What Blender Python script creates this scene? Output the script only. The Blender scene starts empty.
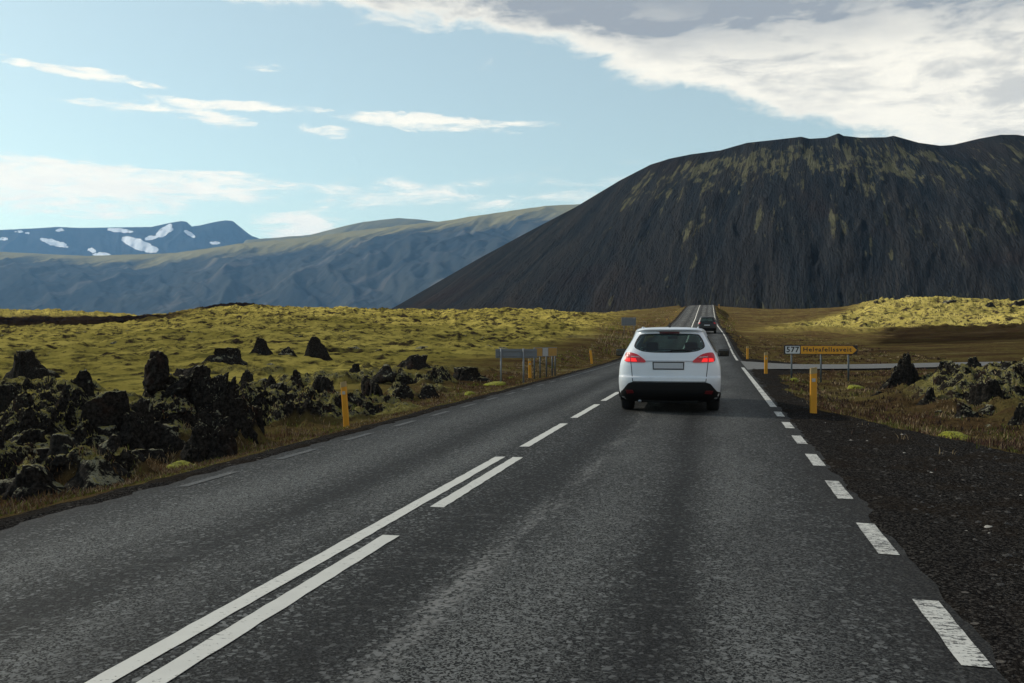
import bpy, bmesh, math, random
import numpy as np
from mathutils import Vector, Matrix
random.seed(5); rng = np.random.default_rng(5)
S = bpy.context.scene
COL = S.collection
R = math.radians
F, CX, HY, HC = 930.0, 512.0, 335.0, 1.35          # focal length in px, image centre, horizon row, eye height
TH = math.atan(205 / F); CT, ST = math.cos(TH), math.sin(TH)

def at(px, d):                                       # photo column + depth -> world x, y
    xr = (np.asarray(px, float) - CX) / F * d
    return xr * CT - d * ST, xr * ST + d * CT
def zat(py, d): return HC - (np.asarray(py, float) - HY) * d / F
def inv(x, y):
    d = -x * ST + y * CT; xr = x * CT + y * ST
    return d, xr

# ------------------------------------------------------------------ noise
def _h(ix, iy, iz, s):
    h = (ix * 374761393 + iy * 668265263 + iz * 2147483647 // 7 + s * 974711) & 0xFFFFFFFF
    h = (h ^ (h >> 13)) * 1274126177 & 0xFFFFFFFF
    h = h ^ (h >> 16)
    return (h & 0xFFFFFF) / 16777215.0
def vnoise(x, y, z=None, s=0):                       # value noise, -1..1
    x = np.asarray(x, float); y = np.asarray(y, float)
    x0 = np.floor(x); y0 = np.floor(y); fx = x - x0; fy = y - y0
    ix = x0.astype(np.int64); iy = y0.astype(np.int64)
    ux = fx * fx * fx * (fx * (fx * 6 - 15) + 10); uy = fy * fy * fy * (fy * (fy * 6 - 15) + 10)
    def pl(iz):
        a = _h(ix, iy, iz, s); b = _h(ix + 1, iy, iz, s); c = _h(ix, iy + 1, iz, s); e = _h(ix + 1, iy + 1, iz, s)
        return (a + (b - a) * ux) * (1 - uy) + (c + (e - c) * ux) * uy
    if z is None:
        return pl(np.zeros_like(ix)) * 2 - 1
    z = np.asarray(z, float); z0 = np.floor(z); fz = z - z0; iz = z0.astype(np.int64)
    uz = fz * fz * (3 - 2 * fz)
    return (pl(iz) * (1 - uz) + pl(iz + 1) * uz) * 2 - 1
def fbm(x, y, z=None, o=4, s=0, g=.5, l=2.03):
    t = 0; a = 1; n = 0
    for k in range(o):
        t = t + a * vnoise(x + 17.3 * k, y - 9.1 * k, z, s + k); n += a
        x = x * l; y = y * l; z = None if z is None else z * l; a *= g
    return t / n
def ridged(x, y, z=None, o=4, s=0, g=.5):
    t = 0; a = 1; n = 0
    for k in range(o):
        t = t + a * (1 - 2 * np.abs(vnoise(x + 7.3 * k, y - 4.1 * k, z, s + k))); n += a
        x = x * 2.07; y = y * 2.07; z = None if z is None else z * 2.07; a *= g
    return t / n
def worley(P, s=0):                                  # F1 distance to scattered points, any dimension
    I = np.floor(P).astype(np.int64); best = np.full(len(P), 9.0); n = P.shape[1]
    for off in np.ndindex(*(3,) * n):
        C = I + np.array(off) - 1
        a, b, c = C[:, 0], C[:, 1], (C[:, 2] if n == 3 else C[:, 0] * 0)
        d = 0
        for k in range(n): d = d + (C[:, k] + _h(a, b, c, s + 31 * k + 5) - P[:, k]) ** 2
        best = np.minimum(best, d)
    return np.sqrt(best)
def sst(a, b, v): 
    t = np.clip((v - a) / (b - a), 0, 1); return t * t * (3 - 2 * t)

# ------------------------------------------------------------------ node helpers
class NT:
    def __init__(s, tree): s.t = tree; s.n = tree.nodes; s.l = tree.links
    def node(s, typ, **kw):
        n = s.n.new(typ)
        for k, v in kw.items(): setattr(n, k, v)
        return n
    def put(s, sock, v):
        if isinstance(v, bpy.types.NodeSocket): s.l.new(v, sock)
        elif isinstance(v, (tuple, list)) and len(v) == 3 and sock.type == 'RGBA': sock.default_value = (*v, 1)
        else: sock.default_value = v
    def m(s, op, a, b=0.0, c=0.0, clamp=False):
        n = s.node('ShaderNodeMath', operation=op, use_clamp=clamp)
        s.put(n.inputs[0], a); s.put(n.inputs[1], b); s.put(n.inputs[2], c); return n.outputs[0]
    def ss(s, a, b, v):
        n = s.node('ShaderNodeMapRange', interpolation_type='SMOOTHSTEP')
        s.put(n.inputs[0], v); s.put(n.inputs[1], a); s.put(n.inputs[2], b); return n.outputs[0]
    def mix(s, f, a, b, bt='MIX'):
        n = s.node('ShaderNodeMix', data_type='RGBA', blend_type=bt)
        s.put(n.inputs[0], f); s.put(n.inputs[6], a); s.put(n.inputs[7], b); return n.outputs[2]
    def noise(s, vec, scale, detail=4, rough=.55, dist=0, col=False):
        n = s.node('ShaderNodeTexNoise'); n.inputs['Scale'].default_value = scale
        n.inputs['Detail'].default_value = detail; n.inputs['Roughness'].default_value = rough
        n.inputs['Distortion'].default_value = dist
        s.l.new(vec, n.inputs['Vector']); return n.outputs['Color' if col else 'Fac']
    def vor(s, vec, scale, out='Distance', feature='F1'):
        n = s.node('ShaderNodeTexVoronoi', feature=feature); n.inputs['Scale'].default_value = scale
        s.l.new(vec, n.inputs['Vector']); return n.outputs[out]
    def mapv(s, vec, sc=(1, 1, 1), loc=(0, 0, 0)):
        n = s.node('ShaderNodeMapping'); n.inputs['Scale'].default_value = sc; n.inputs['Location'].default_value = loc
        s.l.new(vec, n.inputs['Vector']); return n.outputs[0]
    def attr(s, name, out='Color'):
        return s.node('ShaderNodeAttribute', attribute_name=name).outputs[out]
    def sep(s, v):
        n = s.node('ShaderNodeSeparateXYZ'); s.l.new(v, n.inputs[0]); return n.outputs
    def comb(s, x, y, z=0.0):
        n = s.node('ShaderNodeCombineXYZ'); s.put(n.inputs[0], x); s.put(n.inputs[1], y); s.put(n.inputs[2], z); return n.outputs[0]
    def bump(s, h, strength, dist):
        n = s.node('ShaderNodeBump'); n.inputs['Strength'].default_value = strength; n.inputs['Distance'].default_value = dist
        s.l.new(h, n.inputs['Height']); return n.outputs[0]
def new_mat(name):
    m = bpy.data.materials.new(name); m.use_nodes = True
    t = NT(m.node_tree); p = m.node_tree.nodes['Principled BSDF']
    return m, t, p
def geo_pos(t): return t.node('ShaderNodeNewGeometry').outputs['Position']
def obj_co(t): return t.node('ShaderNodeTexCoord').outputs['Object']
def simple(name, col, rough=.5, metal=0, vary=.15, scale=30, bump=0, coat=0, spec=.5):
    m, t, p = new_mat(name)
    c = obj_co(t); n = t.noise(c, scale, 3)
    k = t.m('ADD', t.m('MULTIPLY', n, 2 * vary), 1 - vary)
    t.put(p.inputs['Base Color'], t.mix(1, col, t.comb(k, k, k), 'MULTIPLY'))
    p.inputs['Roughness'].default_value = rough; p.inputs['Metallic'].default_value = metal
    p.inputs['Coat Weight'].default_value = coat; p.inputs['Specular IOR Level'].default_value = spec
    if bump: t.put(p.inputs['Normal'], t.bump(n, bump, .01))
    return m

# ------------------------------------------------------------------ object helpers
def tag(o, label=None, cat=None, group=None, kind=None):
    if label: o['label'] = label
    if cat: o['category'] = cat
    if group: o['group'] = group
    if kind: o['kind'] = kind
    return o
def empty(name, loc, rz=0, **k):
    o = bpy.data.objects.new(name, None); COL.objects.link(o); o.location = loc; o.rotation_euler[2] = rz
    o.empty_display_size = .2
    return tag(o, **k)
def link(name, me, mat=None, parent=None, **k):
    o = bpy.data.objects.new(name, me); COL.objects.link(o)
    if mat:
        for mm in (mat if isinstance(mat, (list, tuple)) else [mat]): me.materials.append(mm)
    if parent: o.parent = parent
    return tag(o, **k)
def np_mesh(name, V, Fq, smooth=True, attrs=None, uv=None):
    me = bpy.data.meshes.new(name)
    V = np.asarray(V, np.float32); Fq = np.asarray(Fq, np.int32); k = Fq.shape[1]
    me.vertices.add(len(V)); me.vertices.foreach_set('co', V.ravel())
    me.loops.add(Fq.size); me.loops.foreach_set('vertex_index', Fq.ravel())
    me.polygons.add(len(Fq)); me.polygons.foreach_set('loop_start', np.arange(len(Fq), dtype=np.int32) * k)
    me.polygons.foreach_set('loop_total', np.full(len(Fq), k, np.int32))
    me.update(calc_edges=True)
    me.polygons.foreach_set('use_smooth', np.full(len(Fq), smooth))
    for an, A in (attrs or {}).items():
        A = np.asarray(A, np.float32)
        if A.ndim == 2:
            at_ = me.attributes.new(an, 'FLOAT_VECTOR', 'POINT'); at_.data.foreach_set('vector', A.ravel())
        else:
            at_ = me.attributes.new(an, 'FLOAT', 'POINT'); at_.data.foreach_set('value', A.ravel())
    return me
def grid_faces(nr, nc, wrap=False):
    i = np.arange(nr - 1)[:, None]; j = np.arange(nc if wrap else nc - 1)[None, :]
    j2 = (j + 1) % nc
    a = i * nc + j; b = i * nc + j2; c = (i + 1) * nc + j2; d = (i + 1) * nc + j
    return np.stack([a, b, c, d], -1).reshape(-1, 4)
def box_bm(bm, x0, x1, y0, y1, z0, z1, bevel=0):
    r = bmesh.ops.create_cube(bm, size=1)
    for v in r['verts']:
        v.co = Vector(((x0 + x1) / 2 + v.co.x * (x1 - x0), (y0 + y1) / 2 + v.co.y * (y1 - y0), (z0 + z1) / 2 + v.co.z * (z1 - z0)))
    if bevel:
        es = list({e for v in r['verts'] for e in v.link_edges})
        bmesh.ops.bevel(bm, geom=es, offset=bevel, segments=2, affect='EDGES', profile=.6)
def bm_mesh(name, bm, smooth=False):
    me = bpy.data.meshes.new(name); bm.normal_update(); bm.to_mesh(me); bm.free()
    if smooth: me.polygons.foreach_set('use_smooth', [True] * len(me.polygons))
    return me
def tube(bm, p0, p1, r0, r1=None, n=12):
    r1 = r0 if r1 is None else r1
    p0 = Vector(p0); p1 = Vector(p1); d = p1 - p0
    q = d.to_track_quat('Z', 'Y').to_matrix().to_4x4(); q.translation = (p0 + p1) / 2
    bmesh.ops.create_cone(bm, cap_ends=True, segments=n, radius1=r0, radius2=r1, depth=d.length, matrix=q)
def text_mesh(name, s, size, spacing=1.0, bold=0.0):
    cu = bpy.data.curves.new('t', 'FONT'); cu.body = s; cu.size = size; cu.space_character = spacing
    cu.offset = bold; cu.extrude = .002; cu.align_x = 'CENTER'; cu.align_y = 'CENTER'; cu.resolution_u = 3
    o = bpy.data.objects.new('t', cu); COL.objects.link(o)
    dg = bpy.context.evaluated_depsgraph_get(); dg.update()
    me = bpy.data.meshes.new_from_object(o.evaluated_get(dg)); me.name = name
    bpy.data.objects.remove(o); bpy.data.curves.remove(cu)
    me.transform(Matrix.Rotation(R(90), 4, 'X'))     # now upright, facing -y
    return me

# ------------------------------------------------------------------ road profile
def road_z(y):
    ys = [-500, 0, 30, 46, 58, 70, 82, 95, 112, 132, 160, 200, 240, 265, 285, 310, 350, 420, 600, 3000]
    zs = [0, 0, 0, 0, .08, .40, .95, 1.50, 2.05, 2.75, 4.0, 6.3, 8.7, 9.75, 9.95, 9.6, 8.0, 6.0, 4, 2]
    return np.interp(y, ys, zs)
def smooth_fn(f, w):
    def g(y):
        y = np.asarray(y, float); return sum(f(y + k * w) for k in (-1, -.5, 0, .5, 1)) / 5
    return g
road_z = smooth_fn(road_z, 7)
def road_c(y):
    return np.interp(y, [-500, 52, 75, 97, 134, 190, 268, 320, 420], [-2.25, -2.25, -2.38, -2.70, -3.35, -3.9, -4.5, -6, -12])
road_c = smooth_fn(road_c, 9)
RW, LW = 3.56, 3.15                                  # asphalt right and left of the centre line
def cross(u):                                        # crown: u = offset from the centre line
    return np.where(u < 0, u * .038, -np.maximum(u - 2.5, 0) * .02) 
def surf(u, y): return road_z(y) + cross(u)

# ------------------------------------------------------------------ terrain height
PXS = [-2500, -600, 0, 80, 150, 200, 236, 262, 400, 520, 590, 640, 690, 720, 780, 850, 910, 970, 1024, 1500, 3500]
DS = [3, 8, 12, 16, 20, 25, 32, 40, 60, 90, 130, 170, 220, 280, 340, 450, 700, 1200]
Y = {  # wanted picture rows at depth 40..450 (rows from the horizon give the height)
 -2500: [370, 352, 340, 330, 325, 322, 318, 316, 310],
 -600: [370, 352, 340, 330, 325, 322, 318, 316, 310],
 0:   [371, 352, 338, 326.5, 327, 323, 320, 317, 308.5],
 80:  [370, 351, 337, 324.5, 325, 322, 319, 317, 309.5],
 150: [368, 348, 334, 321, 322, 321, 319, 318, 317],
 200: [366, 346, 329, 315, 312, 315, 312, 309, 311],
 236: [365, 344, 326, 313.5, 309, 313, 299.5, 301, 312],
 262: [365, 344, 325, 313, 307.5, 313, 310, 307, 313],
 400: [366, 348, 330, 318, 312.5, 314, 315, 316, 318],
 520: [368, 350, 332, 319, 312.5, 314, 315, 316, 318],
 590: [370, 352, 335, 321, 318, 317, 316, 316, 318],
 640: [372, 356, 340, 328, 320, 314, 309.5, 312, 318],
 690: [372, 357, 337, 327, 319, 312, 307, 302, 316],
 720: [372, 358, 341, 330, 322, 316, 309, 306, 314],
 780: [372, 356, 342, 332, 324, 318, 309.5, 311, 318],
 850: [369, 354, 342, 333, 325, 310, 307, 312, 318],
 910: [368, 352, 341, 334, 322, 300, 299, 306, 318],
 970: [366, 350, 339, 331, 318, 304, 303, 308, 318],
 1024: [364, 348, 336, 327, 315, 304, 304, 308, 318],
 1500: [364, 348, 336, 327, 315, 306, 306, 308, 318],
 3500: [364, 348, 336, 327, 315, 306, 306, 308, 318]}
NEAR = {'L': [-.5, -.6, -.65, -.62, -.58, -.52, -.42], 'R': [-.3, -.3, -.28, -.22, -.2, -.2, -.15]}
T = np.zeros((len(PXS), len(DS)))
for i, p in enumerate(PXS):
    T[i, :7] = NEAR['L' if p < 700 else 'R']
    for k, d in enumerate(DS[7:16]): T[i, 7 + k] = zat(Y[p][k], d)
    T[i, 16] = 8; T[i, 17] = 3
NA, NB = 500, 400
pw = lambda p: np.arcsinh((np.asarray(p, float) - 512) / 300)
gA = np.linspace(pw(-2500), pw(3500), NA); gB = np.linspace(math.log(3), math.log(1200), NB)
t1 = np.array([np.interp(gA, pw(PXS), T[:, j]) for j in range(len(DS))]).T
TT = np.array([np.interp(gB, np.log(DS), t1[i]) for i in range(NA)])
def blur(A, n, ax):
    k = np.hanning(2 * n + 3)[1:-1]; k /= k.sum()
    P = np.pad(A, [(n, n) if a == ax else (0, 0) for a in range(2)], mode='edge')
    return sum(k[i] * (P[i:i + A.shape[0]] if ax == 0 else P[:, i:i + A.shape[1]]) for i in range(2 * n + 1))
TT = blur(blur(TT, 9, 0), 7, 1)
def table(px, d):
    a = np.clip((pw(px) - gA[0]) / (gA[-1] - gA[0]) * (NA - 1), 0, NA - 1.001)
    b = np.clip((np.log(np.maximum(d, 3)) - gB[0]) / (gB[-1] - gB[0]) * (NB - 1), 0, NB - 1.001)
    i = a.astype(int); j = b.astype(int); fa = a - i; fb = b - j
    return (TT[i, j] * (1 - fa) + TT[i + 1, j] * fa) * (1 - fb) + (TT[i, j + 1] * (1 - fa) + TT[i + 1, j + 1] * fa) * fb

SIDE = [(1.2, 43.6), (6, 43.9), (12, 45.2), (22, 48.5), (40, 52), (75, 55)]
def side_y(x): return np.interp(x, [p[0] for p in SIDE], [p[1] for p in SIDE])
def side_z(x): return np.interp(x, [1, 6, 12, 22, 75], [-.03, .0, .12, .2, .5])
def shoulder(y):                                     # gravel width beyond the right asphalt edge
    return np.interp(y, [0, 9, 11, 12.5, 14.8, 17.5, 25, 34, 38, 49, 54, 300], [4.6, 4.2, 2.7, 2.1, 1.25, .55, .25, .5, 2.4, 2.4, .2, .05])

MOUNDS = [(150, 16.3, 1.35, .95, .95), (85, 16.4, .8, .8, .75), (20, 15.5, 1.2, 1.2, .55), (330, 20.2, .95, .8, .50), (378, 20.8, 1.1, .75, .50), (270, 20, .8, .7, .40), (215, 16.6, .7, .8, .65),
          (294, 25, .9, .8, .45), (410, 33, 1.6, 1, .35), (28, 29, 1.3, 1, .35), (60, 12.3, 1.0, .8, .25)]
MOUNDS = [(*map(float, at(a, b)), c, e, f) for a, b, c, e, f in MOUNDS]
def terrain(x, y, micro=True):
    """height and the masks (rock, moss, grass)"""
    x = np.asarray(x, float); y = np.asarray(y, float)
    d, xr = inv(x, y); rr = np.hypot(x, y)
    dd = np.where(d > .35 * rr, d, .35 * rr)
    px = CX + F * np.clip(xr / dd, -3.2, 3.2)
    base = table(px, dd)
    u = x - road_c(y)
    rz = road_z(y)
    # fields
    n1 = fbm(x / 9, y / 9, o=3, s=1); n2 = fbm(x / 2.6, y / 2.6, o=3, s=11); big = fbm(x / 30, y / 30, o=3, s=31)
    rid = ridged(x / 1.5, y / 1.5, o=4, s=21, g=.55)
    left = sst(-5.6, -7.0, u); 
    mound = np.exp(-(((x - 7.5) / 3.0) ** 2 + ((y - 23) / 4.6) ** 2) ** 1.5)
    mound2 = np.exp(-(((x - 13) / 5.5) ** 2 + ((y - 29) / 7) ** 2) ** 2)
    rightrock = np.clip(mound * 1.4 + mound2, 0, 1) * sst(-1.1, -.5, n1 + n2)
    nearL = left * sst(50, 24, rr) * sst(.05, .32, .6 * n1 + 1.1 * n2 + .30 * sst(24, 13, rr))
    hillR = sst(770, 815, px - 1.1 * np.clip(rr - 170, -60, 60)) * sst(120, 165, rr) * sst(3, 12, u)
    mossF = left * sst(10, 22, rr + 4 * n1) * sst(-7, -13, u + .04 * (140 - np.clip(rr, 0, 140)) * -0)
    mossF = mossF * sst(655, 560, px + 30 * n1 - np.clip(90 - rr, 0, 60) * 1.6)
    shadow_strip = sst(205, 140, px - 14 * big - .1 * np.clip(250 - rr, 0, 200)) * sst(132, 145, rr + 4 * n1) * sst(400, 330, rr)  # shadow over the far-left lava, painted in as dark ground colour
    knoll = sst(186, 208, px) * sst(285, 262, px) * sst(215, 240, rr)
    mm = 0 * x; mr = 0 * x
    for (mx, my, ra, rb, mh) in MOUNDS:
        ax = ((x - mx) * CT + (y - my) * ST) / ra; ay = (-(x - mx) * ST + (y - my) * CT) / rb
        q_ = np.exp(-(ax * ax + ay * ay) ** 1.4); mm = np.maximum(mm, mh * q_); mr = np.maximum(mr, sst(.12, .5, q_))
    rough = np.clip(np.maximum(nearL, mr) + .95 * rightrock, 0, 1)
    moss_f = np.clip(np.maximum(mossF, hillR), 0, 1)
    h = base + (.16 * n1 + .3 * big) * moss_f * sst(40, 120, rr) * 1.6
    h = h + .60 * mound + .68 * mound2 + mm
    if micro:
        fine = fbm(x / .35, y / .35, o=3, s=41)
        h = h + rough * (.42 * np.maximum(rid, -.35) + .20 * ridged(x / .6, y / .6, o=3, s=88) + .13 * n2 + .07 * fine + .16 * np.maximum(fbm(x/.8, y/.8, o=2, s=77), -.2))
        near_ = (rr < 75) & (rough > .02)
        wo = np.zeros_like(h)
        if near_.any():
            Q = np.stack([x[near_], y[near_]], 1) + .3 * n2[near_][:, None]
            wo[near_] = .60 * (.3 - worley(Q * 1.0, 3) ** 2) + .32 * (.3 - worley(Q * 2.4, 4) ** 2) + .11 * (.3 - worley(Q * 6.5, 5) ** 2)
        h = h + rough * (wo * 1.1 - .20)
        humm = ridged(x / 3.2, y / 3.2, o=3, s=51)
        h = h + moss_f * (1 - rough) * (.16 * n2 + .20 * humm + .12 * ridged(x / 1.1, y / 1.1, o=2, s=53) - .55 * sst(.25, .6, fbm(x / 5.5, y / 3.2, o=3, s=61)) + .25 * fbm(x / 7, y / 4, o=2, s=63)) * sst(20, 50, rr) * np.interp(rr, [40, 150, 300], [.8, 2.0, 2.6])
        gr = (1 - np.clip(rough + moss_f, 0, 1))
        h = h + gr * (.05 * n2 + .03 * fine) * sst(3.9, 4.6, np.abs(u)) + gr * (.25 * humm) * sst(60, 140, rr) * sst(6, 14, np.abs(u))
        dark_l = sst(.15, .5, fbm(x / 22, y / 13, o=4, s=91))
        h = h + hillR * .9 * fbm(x / 14, y / 10, o=3, s=95)
    # road corridor
    rsh = RW + shoulder(y)
    wl = sst(-LW - .15, -LW - 3.5, u) ; wr = sst(rsh, rsh + 2.6, u)
    w = np.where(u < 0, wl, wr)
    ramp = np.where(u < 0, -np.clip((-u - LW) * .16, 0, .45), -np.clip((u - RW) * .03, 0, .14) - np.clip((u - rsh) * .10, 0, .2))
    cor = rz + cross(np.clip(u, -LW, RW)) + ramp
    edge_d = np.maximum(u - (RW - .16), -(u + LW - .12))            # >0 outside the asphalt
    cor = cor + np.clip(edge_d * .14, -.05, .012) - .0006 * np.clip(np.abs(y) - 15, 0, 300) * (edge_d < .25)
    if micro: cor = cor + .012 * fbm(x / .22, y / .3, o=3, s=73) * sst(-.25, 0, edge_d)
    if micro: cor = cor + sst(RW + .1, RW + .7, u) * (.030 * fbm(x / .6, y / .8, o=4, s=71, g=.6) + .012 * fbm(x / .12, y / .12, o=2, s=74)) + sst(-LW - .1, -LW - .8, u) * .04 * fbm(x / .3, y / .3, o=3, s=72)
    h = cor * (1 - w) + h * w
    # side road bed
    sy = np.abs(y - side_y(x)); ws = sst(5.5, 3.0, sy) * sst(1.0, 2.6, x) * sst(90, 70, x)
    h = h * (1 - ws) + (side_z(x) - .05 - .05) * ws
    h = h * sst(6000, 900, rr) - 6 * sst(900, 4000, rr)
    grav = np.where(u > 0, sst(rsh + .45, rsh - .1, u + .4 * n2) * (u > RW - .3), sst(-LW - .75, -LW - .15, u + .25 * n2))
    grav = np.clip(np.maximum(grav, ws * .8 * sst(4.2, 3.2, sy)), 0, 1)
    rock = rough * np.maximum(w, .9 * (mr > .3) * sst(-LW - .6, -LW - 1.4, u))
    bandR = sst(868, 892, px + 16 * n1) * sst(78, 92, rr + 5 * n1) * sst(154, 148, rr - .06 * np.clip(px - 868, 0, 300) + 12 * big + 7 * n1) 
    dk = np.clip(shadow_strip + knoll + .8 * bandR, 0, 1)
    mo = moss_f * w * (1 - dk)
    return h, rock, mo, grav, dk, hillR

def ground_z(x, y):
    return float(terrain(np.array([x]), np.array([y]))[0][0])

# ------------------------------------------------------------------ materials: ground
def rock_colors(t, P, nz, mossy, N=None):
    """lava with moss, and lichen that also paints highlights, on its upper faces; returns colour and bump height"""
    n = t.noise(P, 3.2, 6, .62); f = t.noise(P, 19, 6, .68); g = t.noise(P, 70, 3, .6)
    lava = t.mix(t.ss(.35, .75, f), (.008, .0072, .0068), (.046, .041, .035))
    lava = t.mix(t.m('MULTIPLY', t.ss(.58, .72, t.noise(P, 1.7, 4)), .5), lava, (.05, .026, .018))
    lichen_highlight = t.mix(t.ss(.35, .7, g), (.27, .255, .18), (.12, .115, .07))  # lichen growth, brightened to stand for sun highlights on rock tops
    mcol = t.mix(t.ss(.35, .65, n), (.17, .15, .040), (.27, .235, .085))
    mcol = t.mix(t.ss(.40, .62, f), t.mix(.6, mcol, (.05, .045, .015)), mcol)
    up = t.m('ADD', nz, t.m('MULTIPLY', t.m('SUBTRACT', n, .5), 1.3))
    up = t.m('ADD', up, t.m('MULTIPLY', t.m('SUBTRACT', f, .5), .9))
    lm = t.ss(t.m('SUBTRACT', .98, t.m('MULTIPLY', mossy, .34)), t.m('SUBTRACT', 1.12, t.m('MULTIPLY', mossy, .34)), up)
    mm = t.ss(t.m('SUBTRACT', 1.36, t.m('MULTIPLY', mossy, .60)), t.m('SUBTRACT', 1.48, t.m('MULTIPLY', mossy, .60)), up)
    c = t.mix(lm, lava, lichen_highlight); c = t.mix(mm, c, mcol)
    return c, t.m('ADD', t.m('MULTIPLY', f, .7), t.m('MULTIPLY', g, .3))

def mat_ground():
    m, t, p = new_mat('ground_lava_moss')
    P = geo_pos(t); g = t.node('ShaderNodeNewGeometry')
    nz = t.sep(g.outputs['True Normal'])[2]
    rock = t.attr('rock', 'Fac'); moss = t.attr('moss', 'Fac'); grav = t.attr('gravel', 'Fac'); dark = t.attr('dark', 'Fac'); pale = t.attr('pale', 'Fac')
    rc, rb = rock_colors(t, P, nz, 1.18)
    # moss carpet
    n1 = t.noise(P, .11, 5, .6); n2 = t.noise(P, .9, 6, .65); n3 = t.noise(P, 7, 5, .65); n4 = t.noise(P, 34, 3, .6)
    mc = t.mix(t.ss(.3, .7, n1), (.17, .145, .034), (.41, .335, .085))
    mc = t.mix(t.m('MULTIPLY', t.ss(.52, .68, n3), .50), mc, (.12, .10, .025))
    mc = t.mix(t.m('MULTIPLY', t.ss(.48, .60, n2), .75), mc, (.085, .080, .026))
    mc = t.mix(t.m('MULTIPLY', pale, t.ss(.35, .6, n2)), mc, (.38, .32, .10))
    stp = t.ss(.975, .90, nz)
    hole = t.m('MAXIMUM', t.m('MULTIPLY', t.ss(.60, .67, t.m('ADD', t.noise(t.mapv(P, (1, .75, 1)), .33, 6, .68), t.m('MULTIPLY', t.m('SUBTRACT', t.noise(P, .05, 3), .5), .35))), .95), t.m('MULTIPLY', stp, t.ss(.42, .6, n2)))
    mc = t.mix(hole, mc, t.mix(t.ss(.4, .7, n3), (.022, .017, .012), (.060, .045, .028)))
    # heath grass
    gc = t.mix(t.ss(.35, .62, t.noise(P, .35, 5, .6)), (.075, .048, .024), (.105, .083, .030))
    gc = t.mix(t.ss(.52, .72, t.noise(P, 1.6, 5, .65)), gc, (.050, .028, .018))
    gc = t.mix(t.m('MULTIPLY', t.ss(.5, .75, n3), .8), gc, (.020, .016, .010))
    gc = t.mix(t.m('MULTIPLY', t.ss(.60, .72, t.noise(P, 2.3, 4, .6)), .6), gc, (.16, .13, .05))
    gc = t.mix(t.m('MULTIPLY', t.ss(.56, .66, t.noise(P, .06, 5, .65)), .7), gc, (.15, .125, .045))
    stx = t.noise(t.mapv(P, (.35, 1.3, 1)), .16, 6, .65)
    gc = t.mix(t.m('MULTIPLY', t.ss(.52, .62, stx), .75), gc, (.045, .026, .016))
    gc = t.mix(t.m('MULTIPLY', t.ss(.42, .34, stx), .60), gc, (.19, .160, .080))
    # gravel
    v = t.vor(P, 75, 'Color'); vs = t.sep(v)[0]
    ac = t.mix(t.ss(.45, 1, vs), (.014, .013, .0125), (.064, .059, .054))
    ac = t.mix(t.m('MULTIPLY', t.ss(.45, .65, t.noise(P, 1.1, 5)), .6), ac, (.026, .020, .015))
    v2 = t.vor(P, 13, 'Distance'); v2c = t.sep(t.vor(P, 13, 'Color'))[1]
    ac = t.mix(t.m('MULTIPLY', t.ss(.30, .22, v2), t.ss(.9, .93, v2c)), ac, (.11, .10, .09))
    # combine
    c = t.mix(moss, gc, mc)
    rk = t.ss(.30, .62, t.m('ADD', rock, t.m('MULTIPLY', t.m('SUBTRACT', n2, .5), .5)))
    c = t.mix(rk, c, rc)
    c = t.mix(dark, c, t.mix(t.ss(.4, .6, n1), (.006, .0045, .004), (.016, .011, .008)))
    gm = t.ss(.35, .6, t.m('ADD', grav, t.m('MULTIPLY', t.m('SUBTRACT', n3, .5), .7)))
    c = t.mix(gm, c, ac)
    t.put(p.inputs['Base Color'], c); p.inputs['Roughness'].default_value = 1; p.inputs['Specular IOR Level'].default_value = 0
    hgt = t.m('ADD', t.m('MULTIPLY', n3, .8), t.m('MULTIPLY', n4, .5))
    hgt = t.m('ADD', hgt, t.m('MULTIPLY', t.m('MULTIPLY', v2, gm), -.12))
    hgt = t.m('ADD', hgt, t.m('MULTIPLY', n2, 1.2))
    t.put(p.inputs['Normal'], t.bump(hgt, .9, .12))
    return m
def mat_lava(name, mossy):
    m, t, p = new_mat(name)
    P = geo_pos(t); nz = t.sep(t.node('ShaderNodeNewGeometry').outputs['Normal'])[2]
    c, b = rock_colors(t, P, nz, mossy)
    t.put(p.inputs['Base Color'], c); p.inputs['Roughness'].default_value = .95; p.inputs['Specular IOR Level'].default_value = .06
    t.put(p.inputs['Normal'], t.bump(b, .9, .06)); return m
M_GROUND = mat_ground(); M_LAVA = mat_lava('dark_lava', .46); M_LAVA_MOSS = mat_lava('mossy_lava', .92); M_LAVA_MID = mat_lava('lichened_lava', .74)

# ------------------------------------------------------------------ ground mesh
def build_ground():
    azc = np.arctan((np.array([-60, 1084]) - CX) / F)
    az = np.concatenate([np.linspace(R(-180), R(-50), 90, False), np.linspace(R(-50), azc[0], 60, False),
                         np.linspace(azc[0], azc[1], 900, False), np.linspace(azc[1], R(50), 60, False), np.linspace(R(50), R(180), 90, False)])
    r = [.4]
    while r[-1] < 18000:
        q = r[-1]; k = np.interp(q, [.4, 3, 8, 9, 45, 100, 340, 500, 20000], [.4, .1, .012, .0028, .0042, .0075, .011, .06, .3])
        r.append(q * (1 + k))
    r = np.array(r)
    A, Rr = np.meshgrid(az, r)
    xr = Rr * np.sin(A); d = Rr * np.cos(A)
    x = (xr * CT - d * ST).ravel(); y = (xr * ST + d * CT).ravel()
    h, rock, mo, gv, dk, pale = terrain(x, y)
    V = np.stack([x, y, h], 1)
    V = np.vstack([V, [[0, 0, -.05]]])
    fq = grid_faces(len(r), len(az), True)[:, ::-1]
    at_ = {k: np.append(v, 0) for k, v in dict(rock=rock, moss=mo, gravel=gv, dark=dk, pale=pale).items()}
    me = np_mesh('ground', V[:-1], fq, attrs={k: v[:-1] for k, v in at_.items()})
    o = link('ground', me, M_GROUND); o['kind'] = 'structure'
    print('ground verts', len(V))
build_ground()

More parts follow.
